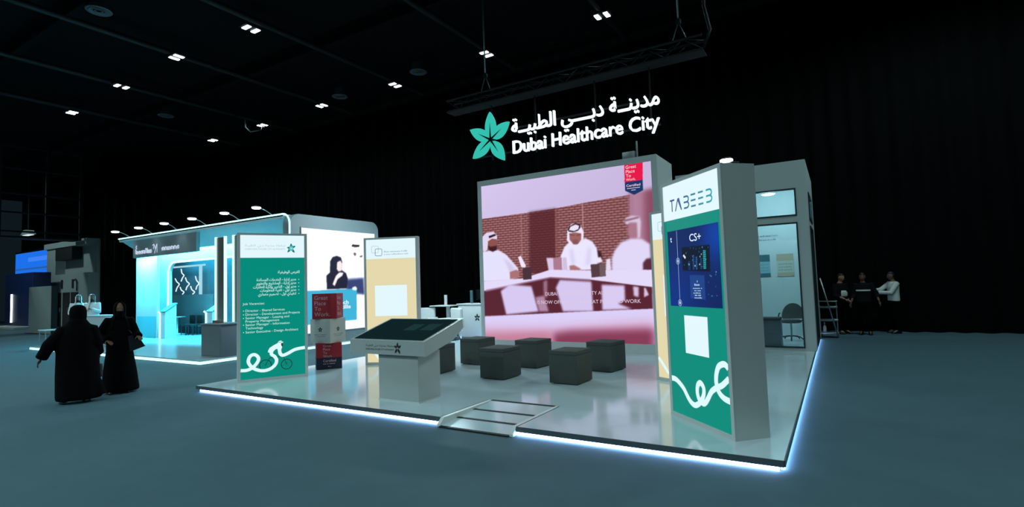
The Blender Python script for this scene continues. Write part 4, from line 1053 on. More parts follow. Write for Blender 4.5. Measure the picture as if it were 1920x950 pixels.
for q, x0, x1, z in (('Tech', 1.25, 1.72, .80), ('Skills', 1.25, 1.80, .66)): mb.text(q, x0, x1, z, .12, 0, T=Ty, bold=.03)
mb.build('screen_lettering', glow('screen_cyan_text', (225, 245, 250), 1.0), bt)
# LED line along the roof edge and round the corner
P = [(-23.75-ox, RZ-BZ), (BX1-.33-ox, RZ-BZ)] + [(BX1-.33+.30*math.sin(a*PI/16)-ox, RZ-BZ-.30+.30*math.cos(a*PI/16)) for a in range(1, 9)] + [(BX1-.03-ox, 0.02)]
MB().tube([(p[0], RY0-.02-oy, p[1]) for p in P], .024, 8).build('roof_led_line', g_cyan_line, bt)
# sign panel
mb = MB(); bb(mb, -22.5, -18.15, RY0-.06, RY0+.06, 3.17, 3.82); sp = mb.build('sign_panel', m_b2dark, bt)
g_sg = glow('sign_soft_white', (214, 226, 250), 1.1)
mb = MB(); y = RY0 - .065 - oy
def wavy(x0, x1, z, h, seed):
    rnd = random.Random(seed); x = x0
    while x < x1:
        w = rnd.uniform(.06, .11); hh = h * rnd.choice((1, 1, 1.5))
        k = rnd.randrange(3)
        if k == 0: mb.stroke([(x, z), (x, z+hh), (x+w*.7, z+hh*.9), (x+w*.7, z)], .03, y, sub=3)
        elif k == 1: mb.stroke([(x + w*.4*math.cos(q*PI/4)+w*.4, z+h*.5+h*.5*math.sin(q*PI/4)) for q in range(8)], .03, y, sub=2, closed=True)
        else: mb.stroke([(x, z+h), (x+w*.4, z), (x+w*.8, z+h)], .03, y, smooth=False)
        x += w * 1.15
wavy(-22.3-ox, -21.15-ox, 3.30-BZ, .11, 3); wavy(-20.4-ox, -19.25-ox, 3.33-BZ, .11, 4)
mb.stroke([(-20.72-ox, 3.28-BZ), (-20.72-ox, 3.60-BZ)], .025, y, smooth=False)
mb.stroke([(-22.2-ox, 3.62-BZ), (-22.27-ox, 3.56-BZ), (-22.2-ox, 3.50-BZ)], .035, y)
mb.stroke([(-21.05-ox, 3.55-BZ), (-20.93-ox, 3.58-BZ), (-20.98-ox, 3.42-BZ)], .03, y)
mb.stroke([(-20.9-ox, 3.55-BZ), (-20.82-ox, 3.42-BZ), (-20.72-.03-ox, 3.58-BZ), (-20.9-ox, 3.26-BZ)], .03, y)
mb.build('sign_marks', g_sg, sp)
# walls
mb = MB(); bb(mb, -24.0, -22.36, 10.43, 10.53, BZ, 3.5); mb.build('left_panel', m_b2, bt)
mb = MB(); bb(mb, -24.0, -23.9, 10.53, 11.0, BZ, 3.5); mb.build('return_wall', m_b2, bt)
mb = MB(); bb(mb, -23.9, -22.45, 10.415, 10.43, BZ, .95); mb.build('panel_print', m_sky, bt)
AX0, AX1, AZ = -22.66, -17.6, 3.03
P = [(-24.6-ox, 0), (AX0-ox, 0), (AX0-ox, AZ-.45-BZ)] + [(AX0+.45-.45*math.cos(a*PI/12)-ox, AZ-.45+.45*math.sin(a*PI/12)-BZ) for a in range(1, 7)]
P += [(AX1-ox, AZ-BZ), (AX1-ox, 0), (BX1-.36-ox, 0), (BX1-.36-ox, 3.86-BZ), (-24.6-ox, 3.86-BZ)]
bm = bmesh.new(); vs = [bm.verts.new((p[0], 11.0-oy, p[1])) for p in P]; f = bm.faces.new(vs)
r_ = bmesh.ops.extrude_face_region(bm, geom=[f]); bmesh.ops.translate(bm, verts=[v for v in r_['geom'] if isinstance(v, bmesh.types.BMVert)], vec=(0, .12, 0))
bmesh.ops.triangulate(bm, faces=bm.faces[:]); bmesh.ops.recalc_face_normals(bm, faces=bm.faces[:])
MB().bm(bm).build('arch_wall', m_b2, bt)
P = [(AX0-ox, 1.25-BZ), (AX0-ox, AZ-.45-BZ)] + [(AX0+.45-.45*math.cos(a*PI/12)-ox, AZ-.45+.45*math.sin(a*PI/12)-BZ) for a in range(1, 7)] + [(AX1-ox, AZ-BZ)]
MB().tube([(p[0], 10.97-oy, p[1]) for p in P], .036, 8).build('arch_led_line', g_cyan_line, bt)
# inside the arch
mb = MB(); bb(mb, -25.0, BX1-.4, 12.2, 12.3, BZ, 3.86); mb.build('inner_wall', m_tealdark, bt)
mb = MB(); bb(mb, -24.5, -21.4, 12.05, 12.2, BZ+.3, 1.74); mb.build('inner_dado', m_b2dark, bt)
mb = MB(); bb(mb, -24.7, -21.9, 12.0, 12.03, 2.90, 2.97); bb(mb, -22.35, -22.15, 12.0, 12.03, 1.74, 2.90); mb.build('inner_light_frame', glow('soft_cyan_glow', (170, 225, 238), .9), bt)
k = 12.0 / 13.5
def curve(P, sub=5):
    Q = []; P = [Vector(p) for p in P]; N = len(P)
    for i in range(N - 1):
        a, b, c, d = P[max(i-1, 0)], P[i], P[i+1], P[min(i+2, N-1)]
        for q in range(sub):
            t = q / sub; Q.append(.5*((2*b) + (c-a)*t + (2*a-5*b+4*c-d)*t*t + (3*b-a-3*c+d)*t**3))
    return Q + [P[-1]]
for pts in ([(-26.62, 2.98), (-26.55, 2.78), (-26.37, 2.67), (-26.5, 2.55), (-26.62, 2.39)], [(-27.16, 2.54), (-27.0, 2.38), (-26.79, 2.26), (-26.98, 2.1), (-27.09, 1.92)], [(-26.24, 2.56), (-26.12, 2.38), (-25.9, 2.25), (-26.1, 2.12), (-26.19, 1.97)],
            [(-26.7, 2.12), (-26.6, 1.98), (-26.37, 1.88), (-26.5, 1.78)], [(-25.78, 2.14), (-25.68, 1.98), (-25.45, 1.86), (-25.61, 1.77)], [(-25.37, 2.59), (-25.28, 2.4), (-25.09, 2.25), (-25.25, 2.12), (-25.33, 1.97)]):
    MB().tube([(p[0]*k - ox, 11.97 - oy, 1.7 + (p[1]-1.7)*k - BZ) for p in curve(pts)], .022, 8).build('neon_squiggle', glow('neon_white', (225, 240, 245), 1.1), bt)
# mirror pillars
for x0, x1, yy, w in ((-17.12, -16.66, 9.75, 0), (-16.14, -15.66, 9.75, 1)):
    mb = MB(); bb(mb, x0, x1, yy, yy + .06, BZ, 3.54); pl = mb.build('pillar', m_mirror, bt)
    for x in (x0 - .03, x1 + .03):
        mb = MB(); bb(mb, x - .028, x + .028, yy - .03, yy + .04, BZ, 3.56); mb.build('pillar_led', g_cyan_line, pl)
# lights of the booth
def area(name, loc, rot, sx_, sy_, e, col, parent=None):
    L = bpy.data.lights.new(name, 'AREA'); L.shape = 'RECTANGLE'; L.size = sx_; L.size_y = sy_; L.energy = e; L.color = col
    o = bpy.data.objects.new(name, L); COL.objects.link(o); o.location = loc; o.rotation_euler = rot
    return o
CYAN = (.06, .72, 1.0)
area('booth_cove_light', (-18.9, 10.66, 3.82), (R(6), 0, 0), 9.5, .12, CYAN_POWER, CYAN)
area('booth_inner_light', (-20.5, 11.7, 3.6), (0, 0, 0), 6, .4, CYAN_POWER * .10, CYAN)
area('booth_panel_wash', (-23.2, 9.95, 3.35), (R(14), 0, 0), 1.6, .1, CYAN_POWER * .2, CYAN)
# arm lamps on the roof edge
for (x, xr), w in zip(((-22.52, -22.97), (-20.77, -21.27), (-19.03, -19.57), (-17.32, -17.72), (-15.53, -15.86), (-13.95, -14.2)), ('first', 'second', 'third', 'fourth', 'fifth', 'sixth')):
    t = thing('arm_spotlight', 'small lit arm spotlight on the cyan booth roof, %s from the left' % w, 'light', (xr, RY0 + .06, RZ), 0, 'arm spotlights on the cyan booth')
    dx = x - xr
    MB().rbox((-.05, -.05, 0), (.05, .05, .03), .008).build('clamp', m_lamp_body, t)
    MB().tube([(0, 0, .02), (dx*.5, -.33, .12), (dx, -.66, .17)], .013, 8).build('arm', m_alu, t)
    MB().lathe([(.02, .05), (.09, .03), (.11, 0), (.09, -.01)], (dx, -.70, .16), 18).build('lamp_head', m_lamp_body, t)
    MB().lathe([(.122, .0), (.125, -.02), (.1, -.045), (.02, -.055)], (dx, -.70, .16), 18).build('lens', g_lens, t)
    L = bpy.data.lights.new('arm_beam', 'SPOT'); L.energy = 12; L.color = (.8, .95, 1); L.spot_size = R(80); L.spot_blend = .8; L.shadow_soft_size = .08
    lo = bpy.data.objects.new('arm_beam', L); COL.objects.link(lo); lo.parent = t; lo.location = (dx, -.70, .09); lo.rotation_euler = (R(35), 0, 0)
# terminals with LED edges
for x, w in ((-22.0, 'left white check-in terminal with glowing edge beside the arch'), (-18.85, 'second check-in terminal with glowing edge, beside the mirror pillar')):
    t = thing('checkin_terminal', w, 'terminal', (x, 10.5, BZ), 0, 'terminals at the cyan booth arch')
    MB().prism([(-.12, 0), (.28, 0), (.28, 1.26), (-.12, .98)], .03, .36, 'x').build('stand_body', m_b2, t)
    MB().prism([(-.14, .985), (.30, 1.28), (.30, 1.32), (-.14, 1.02)], .0, .40, 'x').build('sloped_top', m_tealdark, t)
    MB().tube([(.0, -.13, .0), (.0, -.13, .96), (-.06, -.17, 1.02)], .035, 8).build('led_edge', g_cyan_line, t)
# reception counter, front right corner of that platform
ct = thing('reception_counter', 'slate grey reception counter at the front corner of the cyan booth', 'counter', (-13.9, 7.75, BZ))
MB().rbox((-.42, .0, 0), (.5, .6, .80), .012).build('body', m_grey_dark, ct)
MB().rbox((-.46, -.03, .80), (.54, .63, .84), .01).build('worktop', m_grey_dark, ct)
MB().box((-.36, -.004, .04), (.44, .006, .76)).build('front_panel', m_grey_dark, ct)
o = MB().rbox((-.12, -.08, 0), (.12, .08, .07), .008).build('brochure_box', mat('brown_card', (120, 88, 70), .8), None, (-13.98, 8.0, BZ + .84))
tag(o, 'small brown brochure box lying on the slate reception counter', 'box')
t = thing('tub_chair', 'grey rounded tub chair behind the slate reception counter', 'chair', (-13.95, 9.0, BZ))
MB().loft([(0, 0, .10, .30, .30), (0, 0, .14, .34, .34), (0, 0, .42, .35, .35), (0, 0, .46, .30, .30)]).build('seat', m_grey_dark, t)
pts = [(.36*math.cos(R(a)), .36*math.sin(R(a))) for a in range(-30, 211, 20)]; pin = [(p[0]*.78, p[1]*.78) for p in reversed(pts)]
MB().prism(pts + pin, .30, .95, 'z').build('backrest', m_grey_dark, t)
mb = MB()
for x in (-.2, .2):
    for y in (-.2, .2): MB().cyl((x, y, 0), (x, y, .12), .02, n=8).build('leg', m_joint, t)
# table and chairs inside the arch
t = thing('pedestal_table', 'white round pedestal table inside the arch of the cyan booth', 'table', (-23.45, 11.72, BZ))
MB().lathe([(.28, 0), (.28, .02), (.03, .05), (.03, .68), (.30, .70), (.30, .73)], n=24).build('pedestal', m_b2, t)
for x, w in ((-24.1, 'dark low chair left of the pedestal table inside the arch'), (-22.7, 'dark slatted chair right of the pedestal table inside the arch'), (-22.15, 'dark chair at the right end inside the arch')):
    t = thing('side_chair', w, 'chair', (x, 11.75, BZ), 0, 'dark chairs inside the arch')
    MB().rbox((-.2, -.2, .40), (.2, .2, .44), .015).build('seat', m_joint, t)
    MB().rbox((-.2, .17, .44), (.2, .2, .78), .012).build('backrest', m_joint, t)
    for sx_ in (-.17, .17):
        for sy_ in (-.17, .17): MB().cyl((sx_, sy_, 0), (sx_, sy_, .41), .014, n=8).build('leg', m_joint, t)
# white counter at the left end
ct = thing('white_reception_desk', 'white reception desk at left end of the cyan booth, two men behind it', 'counter', (-21.2, 8.0, BZ))
MB().prism([(-.75, 0), (.55, 0), (.72, .62), (.95, .74), (.72, .99), (-.80, .99)], 0, .55, 'y').build('desk_body', m_b2, ct)
MB().rbox((-.84, -.03, .99), (.74, .58, 1.02), .008).build('desk_top', m_b2, ct)
t = thing('low_side_table', 'small pale side table behind the person with the outstretched hand', 'table', (-23.65, 7.6, BZ))
MB().rbox((-.3, -.25, .52), (.3, .25, .56), .01).build('top', m_b2, t)
for sx_ in (-.26, .26):
    for sy_ in (-.21, .21): MB().cyl((sx_, sy_, 0), (sx_, sy_, .53), .018, n=8).build('leg', m_alu, t)

# ------------------------------------------------------------------ white lounge behind the booth (left of the video wall)
lc = thing('lounge_counter', 'white lounge counter with small leaf emblem beside the video wall', 'counter', (-10.0, 14.6, 0))
MB().rbox((-1.1, 0, 0), (.10, .6, 1.08), .03, 3).build('body', m_white, lc)
MB().rbox((-1.14, -.03, 1.08), (.13, .63, 1.13), .015).build('worktop', m_white, lc)
mb = MB(); c = (-.30, .66)
for tp in ((-.30, .80), (-.41, .71), (-.19, .71), (-.38, .55), (-.22, .55)): leaf(mb, c, tp, .06, y0=-.003, gap=.015, film=True)
mb.build('emblem', m_ink_dark, lc)
t = thing('bar_table', 'white high table with a white paper stand on it', 'table', (-11.6, 14.5, 0))
MB().rbox((-.42, -.3, 1.05), (.42, .3, 1.09), .012).build('top', m_white, t)
MB().box((.12, -.05, 0), (.2, .05, 1.05)).build('column', m_white, t)
MB().rbox((-.1, -.2, 0), (.4, .2, .02), .006).build('foot_plate', m_white, t)
o = MB().prism([(-.05, 0), (.05, 0), (.05, .35), (-.05, .35)], -.02, .02, 'y').build('paper_stand', m_white, None, (-11.45, 14.4, 1.09))
tag(o, 'tall white paper stand on the white high table', 'stand')
for (x, y, rz), w in zip(((-12.1, 14.0, 10), (-10.75, 13.7, -20)), ('white lounge chair at the left of the high table', 'white lounge chair in front of the lounge counter')):
    t = thing('lounge_chair', w, 'chair', (x, y, 0), R(rz), 'white lounge chairs')
    MB().rbox((-.30, -.28, .28), (.30, .30, .56), .05, 3).build('seat', m_white, t)
    MB().rbox((-.30, .20, .45), (.30, .33, 1.02), .05, 3).build('backrest', m_white, t)
    MB().rbox((.28, -.26, .40), (.40, .30, .70), .04, 3).build('armrest', m_white, t)
    MB().rbox((-.40, -.26, .40), (-.28, .30, .70), .04, 3).build('armrest', m_white, t)
    for sx_ in (-.25, .25):
        for sy_ in (-.22, .24): MB().cyl((sx_, sy_, 0), (sx_, sy_, .29), .02, n=8).build('leg', m_chrome, t)
mn = thing('desk_monitor', 'dark monitor standing on the lounge counter next to the video wall', 'monitor', (-10.25, 14.9, 1.13))
MB().rbox((-.28, -.02, .12), (.28, .02, .46), .008).build('screen', m_dark_glass, mn)
MB().cyl((0, .02, .015), (0, .02, .2), .02).rbox((-.1, -.07, 0), (.1, .08, .015), .005).build('stand', m_lamp_body, mn)
o = MB().lathe([(.05, 0), (.055, .02), (.055, .42), (.05, .44)], n=18).build('tumbler', g_pane if False else m_tealdark, None, (-10.65, 14.8, 1.13))
tag(o, 'tall teal tumbler standing on the lounge counter', 'cup')
for x, y, c_, e_ in ((-11.0, 12.9, 14, 0),): area('lounge_wash', (-10.6, 12.7, 4.6), (R(-28), 0, 0), 1.6, .3, LOUNGE_POWER, (.66, .92, 1.0))

# ------------------------------------------------------------------ far left end of the hall
m_far = mat('pale_concrete', (150, 158, 156), .8, noise=.08, scale=2)
fb = thing('service_block', 'pale two storey service block with doors at the far left end', 'building', (-41.0, 14.0, 0))
def fbx(x0, x1, z0, z1, y0, y1, mb): return mb.box((x0+41.0, y0, z0), (x1+41.0, y1, z1))
mb = MB(); fbx(-44.3, -38.15, 0, 3.3, 0, 1.2, mb); mb.build('ground_wall', m_far, fb)
mb = MB(); fbx(-44.3, -42.9, 3.3, 5.0, 0, 1.2, mb); fbx(-42.9, -38.15, 3.3, 5.0, .5, 1.2, mb); mb.build('upper_wall', m_far, fb)
mb = MB(); fbx(-44.5, -38.15, 5.0, 5.35, -.1, 1.2, mb); mb.build('parapet', m_far, fb)
mb = MB(); fbx(-42.8, -40.3, 4.2, 5.0, -.05, .45, mb); mb.build('dark_hatch', m_joint, fb)
for x in (-42.4, -41.15, -39.95):
    mb = MB(); fbx(x - .5, x + .5, 0, 2.15, -.03, .02, mb); d_ = mb.build('door', m_joint, fb)
    mb = MB(); fbx(x + .36, x + .41, .95, 1.2, -.07, -.03, mb); mb.build('door_handle', m_alu, d_)
for x in (-41.8, -40.2):
    mb = MB(); fbx(x - .10, x + .10, 2.4, 2.95, -.04, .01, mb); mb.build('louvre', m_joint, fb)
mb = MB(); mb.tube([(1.5, -.06, 2.2), (1.5, -.06, 2.75), (1.3, -.06, 2.95), (1.15, -.06, 2.85)], .035, 8); mb.build('wall_pipe', m_joint, fb)
o = thing('partition_panel', 'plain grey partition panel standing before the far service block', 'panel', (-35.2, 10.97, 0))
MB().rbox((-1.5, -.1, 0), (1.5, .1, 2.42), .01).build('panel_body', m_far, o)
MB().box((1.5, -.12, 0), (1.56, .12, 2.42)).build('end_cap', m_steel_dark, o)
MB().box((-1.3, -.3, 0), (1.3, .3, .02)).build('foot_plate', m_steel_dark, o)
bs = thing('blue_screen', 'bright blue screen at far left edge above a dark blue booth', 'screen', (-48.0, 14.4, 3.5))
MB().rbox((-3.4, .0, -.1), (2.85, .15, 1.75), .02).build('casing', m_lamp_body, bs)
MB().flat([(-3.3, 0), (2.7, 0), (2.7, 1.62), (-3.3, 1.62)], -.004).build('lit_panel', glow('blue_film', (28, 112, 235), 1.0), bs)
MB().flat([(-.9, .95), (2.5, .95), (2.5, 1.25), (-.9, 1.25)], -.008).build('pale_band', glow('blue_band', (62, 130, 245), 1.0), bs)
MB().flat([(-3.3, .40), (2.7, .40), (2.7, .52), (-3.3, .52)], -.008).build('dark_band', glow('blue_dark_band', (40, 92, 160), 1.0), bs)
MB().cyl((-1, .08, -3.5), (-1, .08, -.1), .06).cyl((1.5, .08, -3.5), (1.5, .08, -.1), .06).build('legs', m_lamp_body, bs)
db = thing('dark_blue_booth', 'dark blue booth box with white light strips below the blue screen', 'booth', (-43.4, 12.6, 0))
MB().rbox((-3.2, 0, 0), (1.4, .9, 3.45), .02).build('booth_body', mat('navy_laminate', (20, 40, 86), .5), db)
MB().box((-2.1, -.03, .35), (-1.9, .0, 2.15)).build('light_strip', g_lens, db)
MB().box((1.42, -.03, .25), (1.5, .03, 1.5)).build('light_strip', g_lens, db)
MB().rbox((-3.4, -.9, 0), (1.6, 0, .16), .01).build('step', m_far, db)
o = thing('wall_floodlight', 'lone pale floodlight high above the far service block', 'light', (-44.9, 13.2, 6.0))
MB().prism([(-.7, 0), (.7, 0), (.25, .3), (-.25, .3)], -.2, .2, 'y').build('lamp_hood', m_far, o)
MB().box((-.5, -.15, -.03), (.5, .15, 0)).build('lens', glow('dim_lens', (225, 238, 238), 1.0), o)
MB().cyl((0, 0, .3), (0, 0, 4.6), .04, n=8).build('drop_rod', m_steel_dark, o)
cw = thing('catwalk', 'dark steel catwalk with rails along the far left end wall', 'walkway', (-38.5, 11.5, 0))
for z in (5.55, 6.6, 7.65, 9.05, 10.3): 
    MB().box((-.04, -4.0, z - .045), (.04, 2.3, z + .045)).build('rail', m_steel_dark, cw)
MB().box((-1.2, -4.0, 5.2), (-.05, 2.3, 5.3)).build('deck', m_steel_dark, cw)
for y in (-3.5, -1.4, .6, 2.2): MB().box((-.05, y - .05, 5.2), (.05, y + .05, CEIL)).build('post', m_steel_dark, cw)

# ------------------------------------------------------------------ people
def evaluated(me_or_obj_mods):
    o, mods = me_or_obj_mods
    dg = bpy.context.evaluated_depsgraph_get()
    me = bpy.data.meshes.new_from_object(o.evaluated_get(dg))
    return me
def skin_shape(J, E, rad, root, sub=1):
    """one continuous limb surface grown on a skeleton of joints"""
    names = list(J); idx = {n: i for i, n in enumerate(names)}
    me = bpy.data.meshes.new('t'); me.from_pydata([tuple(J[n]) for n in names], [(idx[a], idx[b]) for a, b in E], [])
    o = bpy.data.objects.new('t', me); COL.objects.link(o)
    o.modifiers.new('s', 'SKIN'); sd = o.modifiers.new('u', 'SUBSURF'); sd.levels = sub
    for n, i in idx.items():
        r = rad[n]; me.skin_vertices[0].data[i].radius = r if isinstance(r, tuple) else (r, r)
        me.skin_vertices[0].data[i].use_root = (n == root)
    m2 = evaluated((o, None))
    mb = MB().add([tuple(v.co) for v in m2.vertices], [tuple(p.vertices) for p in m2.polygons], 0, True)
    bpy.data.objects.remove(o); bpy.data.meshes.remove(m2)
    return mb
def fuse(mb, voxel, smooth=2):
    """melt the collected shapes into one closed skin"""
    me = bpy.data.meshes.new('t'); me.from_pydata(mb.v, [], mb.f)
    o = bpy.data.objects.new('t', me); COL.objects.link(o)
    r = o.modifiers.new('r', 'REMESH'); r.mode = 'VOXEL'; r.voxel_size = voxel
    if smooth:
        s_ = o.modifiers.new('m', 'SMOOTH'); s_.iterations = smooth; s_.factor = .5
    m2 = evaluated((o, None))
    out = MB().add([tuple(v.co) for v in m2.vertices], [tuple(p.vertices) for p in m2.polygons], 0, True)
    bpy.data.objects.remove(o); bpy.data.meshes.remove(m2)
    return out
def head_shape(c, T):
    """skull with brow, nose, lips, chin and ears; faces +y before T"""
    bm = bmesh.new(); bmesh.ops.create_uvsphere(bm, u_segments=28, v_segments=22, radius=1)
    for v in bm.verts:
        x, y, z = v.co
        w = .074 * (1 - .22 * max(0, -z) ** 1.5); d = .094; h = .118
        p = Vector((x * w, y * d, z * h))
        if y > .3:
            f = (y - .3) / .7
            if abs(x) < .22 and -.32 < z < .12: p.y += .020 * (1 - abs(x)/.22) * (1 - (z + .32)/.55) * f   # nose
            for s_ in (-1, 1):
                dd = ((x - s_*.36)**2 + (z - .08)**2)
                p.y -= .010 * math.exp(-dd / .02) * f                                             # eye hollow
            p.y += .006 * math.exp(-((z - .25)**2) / .01) * f                                       # brow
            p.y += .007 * math.exp(-((z + .48)**2) / .004) * math.exp(-x*x/.06) * f                 # lips
            p.y += .010 * math.exp(-((z + .82)**2) / .03) * math.exp(-x*x/.1)                       # chin
        v.co = p
    mb = MB(); mb.bm(bm, 0, True, T @ Matrix.Translation(c))
    for s_ in (-1, 1):
        b2 = bmesh.new(); bmesh.ops.create_uvsphere(b2, u_segments=10, v_segments=8, radius=1)
        for v in b2.verts: v.co = Vector((v.co.x*.010, v.co.y*.020, v.co.z*.032))
        mb.bm(b2, 0, True, T @ Matrix.Translation((c[0] + s_*.073, c[1] - .005, c[2] - .005)))
    return mb
def hand(wrist, d, across, palm_n, curl=.35, side=1):
    """palm, four unequal fingers and a thumb on a skeleton; d points along the hand"""
    d = Vector(d).normalized(); a = Vector(across).normalized(); n = Vector(palm_n).normalized(); w = Vector(wrist)
    J = {'w': w, 'p': w + d*.04, 'k': w + d*.08}; rad = {'w': (.024, .020), 'p': (.036, .016), 'k': (.036, .014)}
    E = [('w', 'p'), ('p', 'k')]
    for i, (off, L) in enumerate(((-.030, .068), (-.010, .080), (.010, .076), (.029, .058))):
        p = w + d*.092 + a*off; ang = curl * .5
        J['f%d0' % i] = p; rad['f%d0' % i] = .0095; E.append(('k', 'f%d0' % i)); pr_ = 'f%d0' % i
        for s_ in range(1, 4):
            dd = d*math.cos(ang) + n*math.sin(ang); p = p + dd * L / 3 * (1.15, 1.0, .85)[s_-1]
            nm = 'f%d%d' % (i, s_); J[nm] = p; rad[nm] = .0095 - .001*s_; E.append((pr_, nm)); pr_ = nm; ang += curl
    p = w + d*.03 - a*.034*side; J['t0'] = p; rad['t0'] = .012; E.append(('p', 't0'))
    p = p + (d*.7 - a*.6*side + n*.3).normalized()*.038; J['t1'] = p; rad['t1'] = .0105; E.append(('t0', 't1'))
    p = p + (d*.9 - a*.25*side + n*.35).normalized()*.030; J['t2'] = p; rad['t2'] = .0085; E.append(('t1', 't2'))
    return skin_shape(J, E, rad, 'w')
def person(name, label, loc, face, J, skin_m, head_T=None, voxel=.008, hands=((.35, 1), (.35, -1)), lean=None, skip_hands=False):
    """face: direction the body looks in (world x,y). J overrides joints of the standing pose"""
    t = thing(name, label, 'person', loc, math.atan2(face[1], face[0]) - PI/2)
    B = dict(pel=(0,0,.93), spi=(0,.0,1.12), che=(0,-.01,1.30), nec=(0,-.005,1.46), hea=(0,.01,1.56),
             shR=(.175,-.01,1.40), elR=(.225,-.02,1.12), wrR=(.235,.06,.88), shL=(-.175,-.01,1.40), elL=(-.225,-.02,1.12), wrL=(-.235,.06,.88),
             hiR=(.09,0,.88), knR=(.10,.01,.49), anR=(.10,-.02,.09), toR=(.12,.13,.035), hiL=(-.09,0,.88), knL=(-.10,.01,.49), anL=(-.10,-.02,.09), toL=(-.12,.13,.035))
    B.update(J); B = {k: Vector(v) for k, v in B.items()}
    Rd = dict(pel=(.14,.11), spi=(.125,.10), che=(.15,.11), nec=.055, hea=.055, shR=.058, elR=.042, wrR=.027, shL=.058, elL=.042, wrL=.027,
              hiR=.085, knR=.058, anR=.04, toR=(.04,.028), hiL=.085, knL=.058, anL=.04, toL=(.04,.028))
    E = [('pel','spi'),('spi','che'),('che','nec'),('nec','hea'),('che','shR'),('shR','elR'),('elR','wrR'),('che','shL'),('shL','elL'),('elL','wrL'),
         ('pel','hiR'),('hiR','knR'),('knR','anR'),('anR','toR'),('pel','hiL'),('hiL','knL'),('knL','anL'),('anL','toL')]
    mb = skin_shape(B, E, Rd, 'pel')
    hc = B['hea'] + Vector((0, .025, .055))
    HT = Matrix.Translation(hc) @ (head_T or Matrix.Identity(4))
    h = head_shape((0, 0, 0), HT); mb.add(h.v, h.f, 0, True)
    for q, s_ in (('R', 1), ('L', -1)):
        d = (B['wr' + q] - B['el' + q]).normalized(); a = Vector((0, 1, 0)) if abs(d.y) < .75 else Vector((1, 0, 0))
        a = (a - d*a.dot(d)).normalized(); n = d.cross(a) * (-s_ if abs(d.y) < .75 else 1)
        if n.x * s_ > 0 and abs(d.y) < .75: n = -n
        hd = hand(B['wr' + q], d, -a, n, .35, 1); mb.add(hd.v, hd.f, 0, True)
    fuse(mb, voxel, 1).build('body', skin_m, t)
    # eyes, brows
    for s_ in (-1, 1):
        b2 = bmesh.new(); bmesh.ops.create_uvsphere(b2, u_segments=10, v_segments=8, radius=.010)
        MB().bm(b2, 0, True, HT @ Matrix.Translation((s_*.027, .076, .010))).build('eye', m_eye, t)
    MB().tube([HT @ Vector((-.022, .1, -.057)), HT @ Vector((0, .104, -.056)), HT @ Vector((.022, .1, -.057))], .006, 8).build('lips', m_lips, t)
    return t, B, HT
m_eye = mat('dark_eye', (24, 20, 18), .3); m_lips = mat('lips', (128, 72, 66), .5)
def tube_v(P, rr, n=18): return MB().tube(P, rr, n)
def sleeve(B, q, r0, r1, end=.97):
    s_, e, w = B['sh' + q], B['el' + q], B['wr' + q]
    c = B['che'] * .35 + s_ * .65
    return MB().tube([c, s_, (s_ + e)/2, e, (e + w)/2, e + (w - e)*end], [r0, r0*1.03, (r0*1.5 + r1)/2.5, (r0 + r1)/2, r1, r1], 16)
def robe(t, B, rings, m_, sleeve_r=(.085, .07), voxel=.014, name='robe', extra=None, send=.97):
    mb = MB().loft(rings, 32)
    for q in 'RL':
        s_ = sleeve(B, q, *sleeve_r, send); mb.add(s_.v, s_.f, 0, True)
    if extra: mb.add(extra.v, extra.f, 0, True)
    return fuse(mb, voxel, 3).build(name, m_, t)
def hood(HT, m_, t, name, open_deg=52, drop=.30, flare=.17, top=.135, big=1.0, sh=0.0):
    """cloth round the head, open at the face, falling on the shoulders"""
    N = 30; a0 = R(90 + open_deg); a1 = R(450 - open_deg)
    rows = [(top, .02, .02), (top - .012, .05, .062), (top - .045, .083, .100), (.03, .096, .112), (-.05, .096, .108), (-.11, .092, .10), (-.16, .105, .108), (-.22, .14 + sh*.3, .125), (-.22 - drop*.5, flare + sh*.6, .14), (-.22 - drop, flare + .02 + sh, .15)]
    vs = []
    for z, rx, ry in rows:
        for k in range(N + 1):
            a = a0 + (a1 - a0)*k/N
            f = big
            vs.append(HT @ Vector((rx*math.cos(a)*f, ry*math.sin(a)*big - .004, z)))
    bm = bmesh.new(); V = [bm.verts.new(v) for v in vs]; n1 = N + 1
    for i in range(len(rows) - 1):
        for k in range(N): bm.faces.new((V[i*n1+k], V[i*n1+k+1], V[(i+1)*n1+k+1], V[(i+1)*n1+k]))
    bmesh.ops.recalc_face_normals(bm, faces=bm.faces[:])
    bmesh.ops.solidify(bm, geom=bm.faces[:], thickness=.006)
    return MB().bm(bm, 0, True).build(name, m_, t)
def cap_(HT, m_, t, name, low=-.02, s=1.06, front=.2, z0=0.0):
    """hair: the part of the skull above and behind the face"""
    bm = bmesh.new(); bmesh.ops.create_uvsphere(bm, u_segments=28, v_segments=20, radius=1)
    kill = [v for v in bm.verts if (v.co.y > front and v.co.z < .45) or v.co.z < -.35]
    bmesh.ops.delete(bm, geom=kill, context='VERTS')
    for v in bm.verts: v.co = Vector((v.co.x*.077*s, v.co.y*.097*s, v.co.z*.120*s))
    bmesh.ops.solidify(bm, geom=bm.faces[:], thickness=.012)
    return MB().bm(bm, 0, True, HT).build(name, m_, t)
def shoes(t, B, m_):
    for q in 'RL':
        a, o_ = B['an' + q], B['to' + q]; d = (o_ - a); d.z = 0; d.normalize()
        mb = MB().loft([(0, .0, .0, .048, .14), (0, .0, .02, .052, .145), (0, -.01, .05, .047, .13), (0, -.05, .085, .042, .075), (0, -.06, .11, .04, .05)], 20, T=Matrix.Translation((a.x + d.x*.06, a.y + d.y*.06, .001)) @ Matrix.Rotation(math.atan2(d.y, d.x) - PI/2, 4, 'Z'))
        mb.build('shoe', m_, t)

VIEW = Vector((-.943, .333))              # from the camera towards the two women
